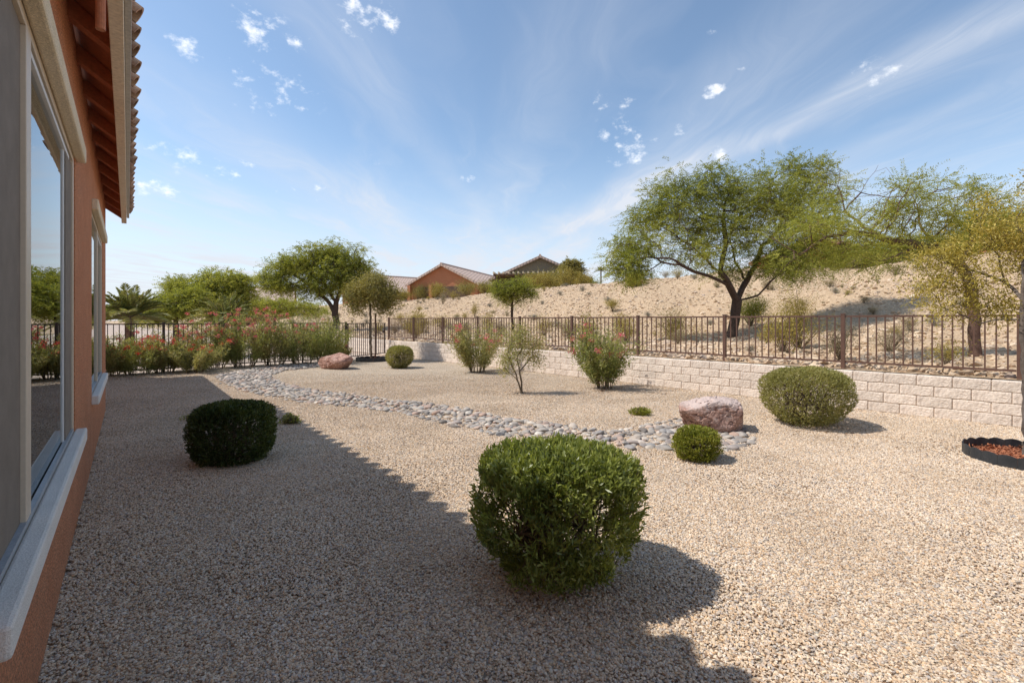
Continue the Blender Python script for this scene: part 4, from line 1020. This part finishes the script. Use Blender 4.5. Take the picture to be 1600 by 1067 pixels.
# trees beyond the left fence
def far_tree(label, x, yb, Z, spec, n, mat=m_mesq, r=.2, leaf=.14, lw=.04, length=.55, trunks=None, name='mesquite_tree', gz=None, per=6, g=None, gap=-.45, kill=.5):
    q = lambda a, b, dz=0: PY(a, b, Z+dz); base = T(x, Z, -.1)
    cy = np.mean([s[1] for s in spec]); limbs = trunks(q, base) if trunks else [[base, q(x, yb-6), q(x+2, (yb+cy)/2)]]
    att = blobs(spec, int(n*1.35), Z, .8); f = fbm(att[:, 0]*.6, att[:, 1]*.6, att[:, 2]*1.2, 3, int(x)); att = att[f > gap]
    return tree(name, label, base, limbs, att, m_bark, mat, r, sp(per, length, leaf, lw, flat=.4, npairs=6), step=.4, kill=kill, infl=5, tipr=.012, group=g)
far_tree('wide dark green mesquite tree rising behind the left fence', 524, 500, 31,
    [(495,396,36,14),(540,395,30,14),(450,415,36,12),(420,432,22,9),(565,415,18,12),(470,412,38,18),(435,428,30,13),(520,420,50,26),(490,448,46,18),(550,440,32,20),(445,448,26,14),(410,438,13,7),(578,430,10,7),(525,380,16,6),(425,446,24,7)], 1100, m_mesq, .23,
    trunks=lambda q, b: [[b, q(524,490), q(524,472), q(530,455), q(540,440)], [q(524,485), q(512,470), q(500,458), q(488,448)], [q(524,472), q(515,455), q(505,440)]])
far_tree('low spreading green tree left of the wide mesquite', 345, 500, 28, [(300,455,46,17),(345,440,46,17),(375,455,28,18),(275,450,22,11),(330,470,50,18),(380,438,18,8),(290,475,30,13),(365,478,30,14)], 800, m_mesq2, .2)
far_tree('slender young tree with a thin stem behind the middle of the railing', 800, 496, 24, [(800,452,30,13),(785,458,22,10),(815,450,24,14),(808,444,16,6),(830,462,10,7),(775,448,12,7),(800,470,20,6)], 300, m_mesq2, .07, .08, .022, .40, trunks=lambda q, b: [[b, q(801,480), q(800,465)]], name='young_mesquite', gap=-.9, kill=.35)
far_tree('round olive tree standing beside the khaki house', 893, 440, 58, [(893,415,15,11),(885,425,15,9),(902,424,10,9)], 160, m_olive, .15, .2, .08, .6, name='olive_tree', gap=-2)
far_tree('dark green tree on the skyline right of the broad mesquite', 1350, 420, 26, [(1340,400,50,18),(1390,395,50,16),(1430,385,40,14),(1300,414,30,8)], 300, m_mesq, .15)
far_tree('green tree on the skyline behind the yellow tree', 1570, 420, 22, [(1530,360,50,22),(1590,360,60,30),(1500,385,40,14)], 380, m_mesq2, .15)
far_tree('pale green shrub tree far left behind the palms', 150, 500, 38, [(120,480,40,20),(60,460,60,30),(215,485,50,12),(-40,450,60,40),(170,488,40,12)], 480, m_mesq2, .15)
far_tree('broad pale green tree on the far left, behind the pink flowers', 430, 505, 40, [(400,478,50,14),(455,480,40,12),(350,480,40,14),(490,485,30,8)], 420, m_mesq2, .12, gap=-.7)
far_tree('dense bushy green tree filling the gap between the palms', 275, 505, 26, [(270,480,40,16),(300,470,30,16),(245,488,30,12)], 480, m_mesq, .12, gap=-.9)
# palms
def palm(label, x, ytop, Z, size, n=34, seed=0, tall=None, name='palm'):
    r = np.random.default_rng(seed); b = T(x, Z); top = PY(x, ytop, Z); top = Vector((b.x, b.y, top.z)); root = empty(name, b, label, 'palm')
    child('trunk', MB().tube([b-Vector((0, 0, .1)), (b+top)/2, top], [size*.10, size*.085, size*.08], 10).mesh('trunk'), root, m_barkred)
    parts = []; mb = MB()
    for i in range(n):
        a = r.uniform(0, 6.28); el = r.uniform(.22, 1.45); L_ = size*r.uniform(.8, 1.1); pts = []
        for k in range(13):
            t = k/12; rad = L_*(math.cos(el)*t*(1+.1*t)); z = L_*(math.sin(el)*t-(.20+.30*math.cos(el))*t*t)
            pts.append(np.array([top.x+math.cos(a)*rad, top.y+math.sin(a)*rad, top.z+z]))
        mb.tube(pts, [size*.012*(1-.8*k/12) for k in range(13)], 4, False)
        pts = np.array(pts); side = np.array([-math.sin(a), math.cos(a), 0])
        for k in range(46):
            t = .14+.86*k/46; i0 = min(int(t*12), 11); p = pts[i0]+(pts[i0+1]-pts[i0])*(t*12-i0); d = unit(pts[i0+1]-pts[i0]); ll = size*.24*math.sin(math.pi*min(1, .25+t*.72))
            for s in (1, -1): parts.append((p, d*.75+side*s*.8+np.array([0, 0, .25])+r.normal(size=3)*.1, ll))
    C0 = np.array([p[0] for p in parts]); D0 = np.array([p[1] for p in parts]); ll = np.array([p[2] for p in parts])
    V, Fq = leaf_mesh('l', C0, D0, ll, size*.016+.008, droop=.12)
    child('stalks', mb.mesh('stalks'), root, m_stem); child('fronds', mesh_np('fronds', V, Fq), root, m_palm)
palm('large feathery palm beyond the left fence next to the house corner', 203, 500, 16.5, 1.65, 52, 1)
palm('lower feathery palm behind the pink flowers, right of the large palm', 352, 505, 20, 1.75, 44, 2)
palm('tiny palm on the skyline left of the broad mesquite', 939, 424, 60, 1.1, 22, 3)
# yucca-like plants
def spiky(label, p, h, n, seed, mat=m_palm, name='agave'):
    r = np.random.default_rng(seed); d = unit(r.normal(size=(n, 3))*np.array([.6, .6, .2])+np.array([0, 0, .75])); root = empty(name, p, label, 'plant')
    V, Fq = leaf_mesh('l', np.tile(np.array(p), (n, 1)), d, h*r.uniform(.7, 1.1, n), h*.09); child('leaves', mesh_np('leaves', V, Fq), root, mat)
spiky('spiky green yucca behind the railing near the block wall corner', T(722, 24), .75, 60, 3, name='yucca')

# shrubs on the hill
def shrub(label, p, w, h, mat, n=500, leaf=.05, lw=.02, name='desert_shrub', group=None, me=[None], open_=.5, cat='shrub', seed=0):
    r = np.random.default_rng(seed); mb = MB(); parts = []; b = np.array(p, float)
    ns = 22; per = max(10, n//(ns*2))
    for i in range(ns):
        a = r.uniform(0, 6.28); ln = r.uniform(.1, 1); tip = b+np.array([math.cos(a)*w*.5*ln, math.sin(a)*w*.5*ln, h*r.uniform(.6, 1.05)*(1-.25*ln*ln)]); mid = (b+tip)/2+r.normal(size=3)*.05*h
        mb.tube([b-np.array([0, 0, .05]), mid, tip], [.007*h+.003, .005*h+.002, .002], 4, False)
        for j in range(4):
            t = r.uniform(.4, 1); p_ = b*(1-t)+tip*t+r.normal(size=3)*.10*w*np.array([1, 1, .5]); q_ = p_+r.normal(size=(per, 3))*(.07*w+.02); q_[:, 2] = np.maximum(q_[:, 2], b[2]); parts.append(leaf_mesh('l', q_, r.normal(size=(per, 3))+np.array([0, 0, .7]), leaf, lw))
    root = empty(name, p, label, cat, group)
    child('stems', mb.mesh('stems'), root, m_stem); V, Fq = merge(parts); child('foliage', mesh_np('foliage', V, Fq), root, mat); return root
shrub('tall yellow creosote bush behind the railing, left of its widest post gap', T(1250, 11.6), 1.35, 1.45, m_creo, 4200, .035, .012, seed=1, name='creosote_bush')
shrub('olive creosote bush behind the railing, left of the forked trunk', T(1060, 15.5), 1.7, .95, m_creo, 2600, .05, .016, seed=2, name='creosote_bush')
shrub('bright green rounded shrub right behind the forked mesquite trunk', T(1172, 18.5), 1.5, 1.25, m_smallbush, 3600, .06, .018, seed=3, name='green_shrub')
shrub('sparse dry bush behind the railing near its right end', T(1390, 10.4), 1.0, .6, m_drygrass, 1400, .035, .010, seed=4, name='dry_bush')
shrub('yellowish low bush behind the railing at the foot of the slope', T(970, 21), 1.2, .9, m_creo, 1000, .05, .02, seed=5, name='creosote_bush')
shrub('leafy yellow green plant hanging at the edge of the broad mesquite', T(957, 27), .9, .8, m_creo, 900, .06, .02, seed=6, name='creosote_bush')
crest = [(745,72,2.6,2.4,m_olive),(705,70,3.2,2.3,m_olive),(660,66,3.4,2.2,m_olive),(730,58,3.2,2.6,m_olive),(838,50,3.4,1.9,m_creo),(855,52,2.4,2.2,m_creo),(885,50,3.0,2.0,m_creo),(910,48,2.0,1.8,m_creo),(870,54,2.6,2.6,m_olive),(630,62,2.2,1.5,m_creo),(683,60,3,1.7,m_creo),(760,60,2.5,2,m_olive),
         (925,56,2.2,1.6,m_smallbush),(990,33,1.6,.8,m_creo),(820,54,2.2,1.9,m_olive),(604,70,3,1.7,m_olive)]
cl = ['olive shrub right of the orange house under its tiled roof','olive shrub under the right roof slope of the orange house','olive shrub in front of the orange house porch','tall olive shrub between the orange and the khaki house','rusty shrub in front of the khaki house, left of its middle','rusty shrub in front of the khaki house centre','straw coloured shrub below the round olive tree','straw shrub at the right end of the khaki house','tall olive shrub against the khaki patio cover','low yellowish shrub left of the orange porch post','yellowish shrub at the foot of the orange house','olive shrub at the left end of the khaki patio cover',
      'round green shrub on the skyline left of the tiny palm','low yellowish shrub on the crest below the broad mesquite','olive shrub at the left foot of the khaki house','olive shrub under the pink tiled roof']
for i, ((x, Z, w, h, mt), lab) in enumerate(zip(crest, cl)):
    shrub(lab, T(x, Z), w, h, mt, 1500, .13, .05, seed=70+i, group='shrubs along the crest of the hill')
cnt = 0; r = np.random.default_rng(5); protos = {}
def tuft(x, Z, w, h, kind):
    m_, lab = {'grey': (m_greytuft, 'small grey tuft scattered on the tan hillside'), 'dry': (m_drygrass, 'small dry straw coloured shrub scattered on the tan hillside'), 'green': (m_creo, 'small yellow green shrub scattered on the tan hillside')}[kind]
    p = T(x, Z)
    if kind not in protos:
        protos[kind] = shrub(lab, p, 1.0, .7, m_, 500, .07, .02, seed=len(protos)+200, name='hill_tuft', group=kind+' tufts on the hillside'); o = protos[kind]; o.scale = (w, w, h/.7); return
    s = protos[kind]; o = s.copy(); COL.objects.link(o); o.location = p; o.scale = (w, w, h/.7); o.rotation_euler.z = random.uniform(0, 6.28)
    for c_ in s.children:
        k = c_.copy(); COL.objects.link(k); k.parent = o
for x, Z, w, h, kd in [(1012,24,.5,.3,'grey'),(1297,22,.75,.45,'dry'),(1350,18,.5,.3,'dry'),(1305,20.5,.5,.3,'grey'),(1365,17,.55,.3,'dry'),(1333,25,.9,.7,'dry'),(1330,14,.7,.4,'grey'),(1440,18,.6,.35,'grey'),(1225,15,.4,.3,'grey'),(875,36,.7,.35,'grey'),(885,40,.6,.3,'grey'),(920,34,.5,.25,'grey'),(925,38,.5,.3,'dry'),(905,44,.5,.3,'grey'),
        (850,42,.5,.3,'dry'),(770,48,.5,.3,'grey'),(765,38,.7,.3,'grey'),(835,30,.9,.35,'grey'),(708,52,1.3,.9,'green'),(662,56,.8,.5,'dry'),(655,44,.8,.5,'green'),(692,46,.8,1.3,'dry'),(742,34,.7,1.0,'green'),(650,36,1.6,.9,'green'),(690,28,1.4,.8,'green'),(640,26,1.5,.8,'green'),(1085,30,.7,.35,'grey'),(1120,27,.5,.3,'dry'),(965,46,.7,.5,'green'),(985,40,.9,.9,'green'),(1040,36,.9,.6,'dry'),(1060,34,1.2,.7,'green'),
        (600,60,1.0,.7,'dry'),(560,64,1.0,.6,'green'),(520,66,1.4,.8,'dry'),(480,62,1.6,.9,'green'),(455,58,1.2,.7,'dry'),(610,46,1,.5,'dry'),(625,40,1.3,.7,'green'),(1200,24,.9,.5,'dry'),(1110,20,.5,.3,'grey'),(1060,21,.5,.3,'grey'),(1420,14.5,.6,.5,'dry'),(1460,15,.6,.35,'grey'),(1400,21,.8,.5,'dry'),(1380,24,.9,.6,'green'),(1260,26,1,.6,'dry'),(950,30,.6,.3,'grey'),(870,26,.8,.4,'grey'),(780,27,.9,.4,'grey')]:
    tuft(x, Z, w, h, kd)

r_ = np.random.default_rng(12)
for i in range(120):
    s_ = r_.uniform(-4, 62); d_ = r_.uniform(1.2, 24); v = W(s_, d_)
    if v.y < 6 or abs(v.x) > 1.12*v.y+1: continue
    w = r_.uniform(.18, .55)*(1.3 if s_ > 20 else 1); tuft(800+v.x/v.y*F, v.y, w, w*r_.uniform(.4, .8), ('grey', 'dry', 'grey', 'dry', 'green')[r_.integers(5)])
for i in range(22):
    s_ = -3+i*1.35+r_.uniform(-.5, .5); d_ = r_.uniform(1.0, 5.5); v = W(s_, d_)
    if v.y < 7 or abs(v.x) > 1.12*v.y: continue
    w = r_.uniform(.6, 1.1); tuft(800+v.x/v.y*F, v.y, w, w*r_.uniform(.6, .95), ('green', 'dry', 'green')[i % 3])
# dropped leaves under the plants
lit = []
for (x, y, rad, n) in ((.3, 2.75, .75, 260), (-2.96, 4.98, .6, 160), (4.25, 6.75, .95, 420), (2.0, 5.03, .4, 90), (1.9, 9.9, 1.0, 520), (-.9, 13.4, 1.1, 420), (.2, 9.6, .7, 160), (5.3, 5.4, 1.3, 520), (-3.5, 14.7, .7, 120)):
    a = r_.uniform(0, 6.28, n); q = np.abs(r_.normal(size=n))*rad*.55; lit.append(leaf_mesh('l', np.stack([x+np.cos(a)*q, y+np.sin(a)*q, np.full(n, .018)], 1), r_.normal(size=(n, 3))*np.array([1, 1, .12]), r_.uniform(.02, .045, n), .012, normal=np.tile([0, 0, 1.], (n, 1))))
V, Fq = merge(lit); tag(link('leaf_litter', mesh_np('leaf_litter', V, Fq), None, m_drylitter), 'dry brown leaves dropped on the gravel under the bushes', 'leaves', kind='stuff')

# ------------------------------------------------------------------ far houses
def far_house(label, ridge0, ridge1, half, ze, zr_, wallm, roofm, zbase, over=.5, porch=True, wins_=()):
    """gable house: ridge from ridge0 (front gable) to ridge1"""
    a = Vector((*ridge0, 0)); b = Vector((*ridge1, 0)); d = (b-a).normalized(); s = Vector((d.y, -d.x, 0)); L_ = (b-a).length
    root = empty('far_house', (a.x, a.y, zbase), label, 'house'); A = lambda u, v, z: a+d*u+s*v+Vector((0, 0, z))
    mb = MB(); h2 = half-over*.6
    mb.poly([A(.4,-h2,zbase), A(.4,h2,zbase), A(.4,h2,ze), A(.4,0,zr_-.25), A(.4,-h2,ze)]); mb.poly([A(L_,h2,zbase), A(L_,-h2,zbase), A(L_,-h2,ze), A(L_,0,zr_-.25), A(L_,h2,ze)])
    mb.poly([A(.4,h2,zbase), A(L_,h2,zbase), A(L_,h2,ze), A(.4,h2,ze)]); mb.poly([A(L_,-h2,zbase), A(.4,-h2,zbase), A(.4,-h2,ze), A(L_,-h2,ze)])
    child('wall', mb.mesh('wall'), root, wallm)
    for sg in (1, -1):
        th = .18; mb = MB(); P4 = [A(-.1,0,zr_), A(L_+.3,0,zr_), A(L_+.3,sg*half,ze), A(-.1,sg*half,ze)]
        mb.quadbox([p-Vector((0,0,th)) for p in P4]+P4); child('roof', mb.mesh('roof'), root, roofm)
        mb = MB(); mb.quadbox([A(-.16,0,zr_-.30), A(-.1,0,zr_-.30), A(-.1,sg*(half+.1),ze-.30), A(-.16,sg*(half+.1),ze-.30), A(-.16,0,zr_+.02), A(-.1,0,zr_+.02), A(-.1,sg*(half+.1),ze+.02), A(-.16,sg*(half+.1),ze+.02)])
        child('fascia', mb.mesh('fascia'), root, roofm)
    child('ridge_tiles', MB().tube([A(-.15,0,zr_+.03), A(L_+.3,0,zr_+.03)], .14, 8).mesh('ridge'), root, roofm)
    for (v, z, w, h) in wins_:
        f = child('window', MB().box(0,.06,-w/2-.08,w/2+.08,-.08,h+.08, lambda x,y,q_: A(.33+x, v+y, z+q_)).mesh('window'), root, m_white)
        child('pane', MB().box(0,.04,-w/2,w/2,0,h, lambda x,y,q_: A(.27+x, v+y, z+q_)).mesh('pane'), f, m_darkglass)
    return root, A
h2_, A = far_house('orange stucco gabled house with a pink tiled roof on the hill', (-9.8, 65), (-3.4, 84), 5.6, 6.45, 9.3, m_orange, m_roofpink, 3.6)
# its porch: shade of the recess painted as a dark slab, and posts
child('porch_shade_slab', MB().box(-.1,.05,-3.9,3.6,3.7,6.15, lambda x,y,z: A(.3+x,y,z)).mesh('porch'), h2_, m_brownshade)
for v in (-5.0, -1.6): child('post', MB().box(-.25,.2,v-.22,v+.22,3.6,6.4, lambda x,y,z: A(x,y,z)).mesh('post'), h2_, m_orange)
h3_, A = far_house('khaki gabled house with a dark patio cover on the hill', (3.6, 60), (5.5, 78), 6.6, 6.75, 9.75, m_khaki, m_roofpink, 4.6, wins_=((1.5, 5.2, 1.8, 1.2),))
child('patio_shade_slab', MB().box(-.1,.1,-5.2,4.4,4.8,6.7, lambda x,y,z: A(.22+x,y,z)).mesh('patio'), h3_, m_brownshade)  # dark slab on the wall, painting the shade under the cover
pg = child('patio_cover', MB().box(-3.2,.2,-5.6,3.0,6.95,7.12, lambda x,y,z: A(x,y,z)).mesh('cover'), h3_, m_brownshade)
for k in range(15):
    v = -5.5+k*.6; child('beam', MB().box(-3.7,0,v-.07,v+.07,7.13,7.36, lambda x,y,z: A(x,y,z)).mesh('beam'), h3_, m_white if False else m_trimst)
for v in (-5.3, -1.2, 2.8): child('post', MB().box(-3.1,-2.9,v-.1,v+.1,4.6,6.95, lambda x,y,z: A(x,y,z)).mesh('post'), h3_, m_brownshade)
far_house('house with a low pink tiled roof left of the orange house', (-28.5, 83), (-17, 92), 6.0, 6.4, 9.6, m_redwall, m_roofpink, 3.6)
h0, A = far_house('red stucco house half hidden behind the wide mesquite', (-41.5, 70), (-34, 73), 4.0, 4.3, 6.4, m_redwall, m_roofpink, 0)
far_house('house with a brown tiled roof on the skyline behind the broad mesquite', (26.5, 41), (33, 49), 5.2, 6.9, 8.9, m_orange, m_roofbrown, 4.6)
far_house('house with a brown tiled roof on the skyline behind the yellow tree', (32, 33), (41, 38), 4.2, 6.0, 7.75, m_orange, m_roofbrown, 4.6)
